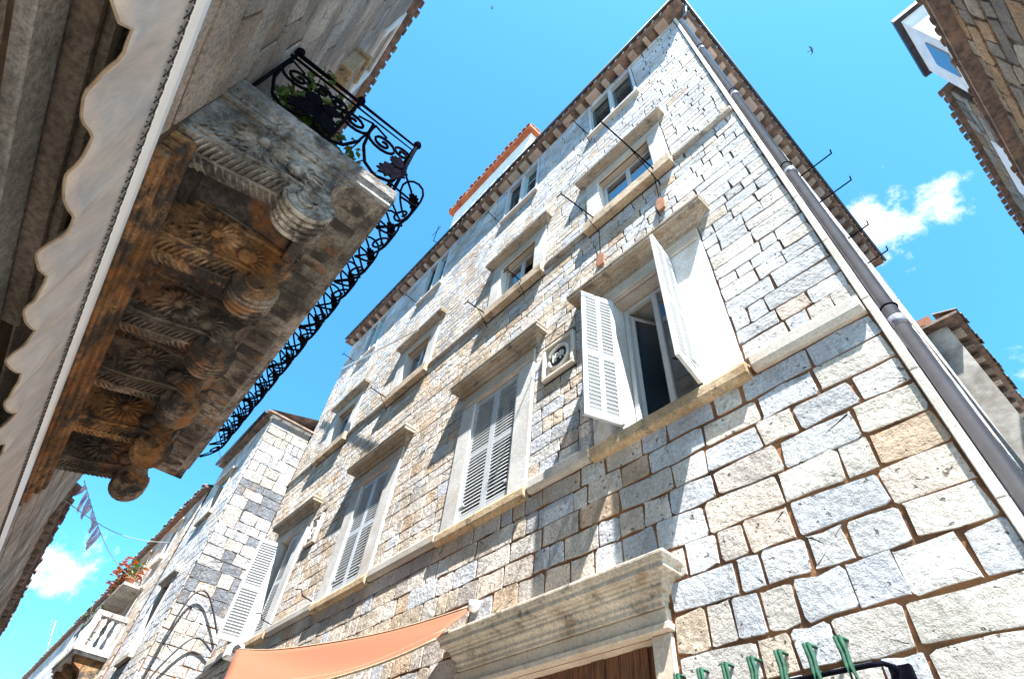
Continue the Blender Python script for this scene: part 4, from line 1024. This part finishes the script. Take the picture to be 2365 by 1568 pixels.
# lantern on the rubble house
ln = root('wall_lantern', (2.45, 10.9, 10.6), 'small dark lantern hung under the rubble-house eave', 'lantern')
m = MB(); m.lathe((2.45, 11.35, 10.55), [(.02, 0), (.10, .06), (.13, .2), (.12, .34), (.05, .42), (.015, .5)], 10); build('body', m, M_iron, ln)
m = MB(); m.tube([(2.45, 11.35, 11.05), (2.45, 11.35, 11.12), (2.95, 11.35, 11.2)], .014, 6); build('arm', m, M_iron, ln)

# ------------------------------------------------------------------ small things in the air
def bird(at, span, head, bank, label):
    t = root('bird', at, label, 'bird', None)
    a = Vector(head).normalized(); up = Vector((0, 0, 1)); s = a.cross(up).normalized(); n = s.cross(a); s = (s * math.cos(bank) + n * math.sin(bank)).normalized(); n = s.cross(a)
    at = Vector(at); L = span * .5
    Q = lambda x, y, z: at + a * x * L + s * y * L + n * z * L
    m = MB(); m.tube([Q(.55, 0, 0), Q(.46, 0, .0), Q(.30, 0, .01), Q(.0, 0, .0), Q(-.3, 0, 0), Q(-.52, 0, 0)], L * .10, 8)
    for k, sc in enumerate((.25, .75, 1.0, 1.05, .6, .2)):
        for j in range(8):
            i = k * 8 + j; c = [Q(.55, 0, 0), Q(.46, 0, .0), Q(.30, 0, .01), Q(.0, 0, .0), Q(-.3, 0, 0), Q(-.52, 0, 0)][k]
            m.v[i] = tuple(c + (Vector(m.v[i]) - c) * sc)
    build('body', m, M_bird, t)
    for sd in (-1, 1):
        m = MB(); w = [(.22, .06), (.30, .35), (.16, .62), (-.30, 1.0), (-.12, .60), (-.02, .32), (-.10, .06)]
        A = [m.vert(Q(x, sd * y, .03 + .12 * y)) for x, y in w]; Bv = [m.vert(Q(x, sd * y, .05 + .12 * y)) for x, y in w]
        m.face(A); m.face(Bv[::-1])
        for k in range(len(w)): m.face((A[k], A[(k + 1) % 7], Bv[(k + 1) % 7], Bv[k]))
        build('wing', m, M_bird, t)
    m = MB(); w = [(-.45, .04), (-.85, .16), (-.66, 0), (-.85, -.16), (-.45, -.04)]
    A = [m.vert(Q(x, y, .0)) for x, y in w]; Bv = [m.vert(Q(x, y, .02)) for x, y in w]; m.face(A); m.face(Bv[::-1])
    for k in range(5): m.face((A[k], A[(k + 1) % 5], Bv[(k + 1) % 5], Bv[k]))
    build('tail', m, M_bird, t)
bird((2.85, 12.3, 27.2), .42, (1, .3, .05), .35, 'dark swift gliding over the side street, right of the roof corner')
bird((-6.4, 1.0, 31.4), .30, (.4, 1, 0), -.6, 'tiny dark swift high above the gap between the roofs')
bird((-25.6, -1.6, 15.5), .22, (1, .6, .1), .5, 'tiny dark bird beside the far balcony end')
# bunting on a line across the street
bt_ = root('bunting', (-14.5, -.4, 5.0), 'string of white and violet flags strung across the street past the balcony', 'bunting')
P0, P1 = Vector((-13.2, -.55, 5.66)), Vector((-20.2, 2.12, 6.5))
lin = lambda t: P0.lerp(P1, t) + Vector((0, 0, -.28 * math.sin(math.pi * t)))
m = MB(); m.tube([lin(k / 20) for k in range(21)], .008, 5); build('line', m, M_cable, bt_)
for k in range(9):
    t = .02 + .036 * k; p = lin(t); d = (P1 - P0).normalized(); h = .42 if k in (1, 2, 7, 8) else .24; w = .20
    m = MB(); sw = Vector((r.uniform(-.06, .06), r.uniform(-.06, .06), 0))
    i = [m.vert(p + Vector((0, 0, -.005))), m.vert(p + d * w), m.vert(p + d * w + sw * .5 + Vector((0, 0, -h * .5))), m.vert(p + sw * .5 + Vector((0, 0, -h * .5))), m.vert(p + d * w * .9 + sw * 1.6 + Vector((0, 0, -h))), m.vert(p + sw * 1.5 + d * .03 + Vector((0, 0, -h * .95)))]
    m.face((i[0], i[1], i[2], i[3]), True); m.face((i[3], i[2], i[4], i[5]), True)
    fo = build('flag', m, M_flag, bt_); so = fo.modifiers.new('Solid', 'SOLIDIFY'); so.thickness = .004
for (a, b, sag, lab) in (((-12.6, -1.0, 4.95), (-18.9, 2.15, 7.4), .25, 'thin pale cable crossing the street behind the bunting'), ((-11.0, -.95, 9.0), (-17.0, 2.1, 9.3), .2, 'thin pale cable running from palazzo to neighbour eave')):
    a = LT(Vector(a)); b = Vector(b); m = MB(); m.tube([a.lerp(b, k / 16) + Vector((0, 0, -sag * math.sin(math.pi * k / 16))) for k in range(17)], .009, 5)
    build('street_cable', m, M_cable, None, lab, 'cable')
# cables draped on the neighbour's end wall
for (pts, lab) in (([(-13.45, 3.3, 3.9), (-13.42, 2.75, 4.55), (-13.42, 2.45, 4.45), (-13.43, 2.35, 3.6), (-13.44, 2.33, 2.2), (-13.44, 2.3, .5)], 'black cable looping down the neighbour end wall beside the open white shutter'),
                   ([(-13.45, 3.32, 3.6), (-13.42, 2.9, 3.75), (-13.42, 2.6, 3.3), (-13.43, 2.42, 2.6), (-13.44, 2.38, .6)], 'lower black cable hanging on the neighbour end wall')):
    P = [Vector(p) for p in pts]; sm = []
    for k in range(len(P) - 1):
        p0, p1, p2, p3 = P[max(k - 1, 0)], P[k], P[k + 1], P[min(k + 2, len(P) - 1)]
        for j in range(6):
            t = j / 6; sm.append(.5 * ((2 * p1) + (p2 - p0) * t + (2 * p0 - 5 * p1 + 4 * p2 - p3) * t * t + (3 * p1 - p0 - 3 * p2 + p3) * t ** 3))
    m = MB(); m.tube(sm + [P[-1]], .02, 6); build('wall_cable', m, M_blackc, None, lab, 'cable')
# aerial on the last roof
ae = root('roof_aerial', (-42, 2.3, 8.2), 'thin aerial on the last roof down the street', 'aerial')
m = MB(); m.tube([(-42, 2.4, 8.0), (-42.1, 1.6, 10.4)], .03, 6)
for k in range(4): m.tube([(-42.3, 1.75 - .1 * k + .3, 9.6 + .2 * k), (-41.7, 1.75 - .1 * k - .1, 9.65 + .2 * k)], .015, 5)
build('mast', m, M_cable, ae)
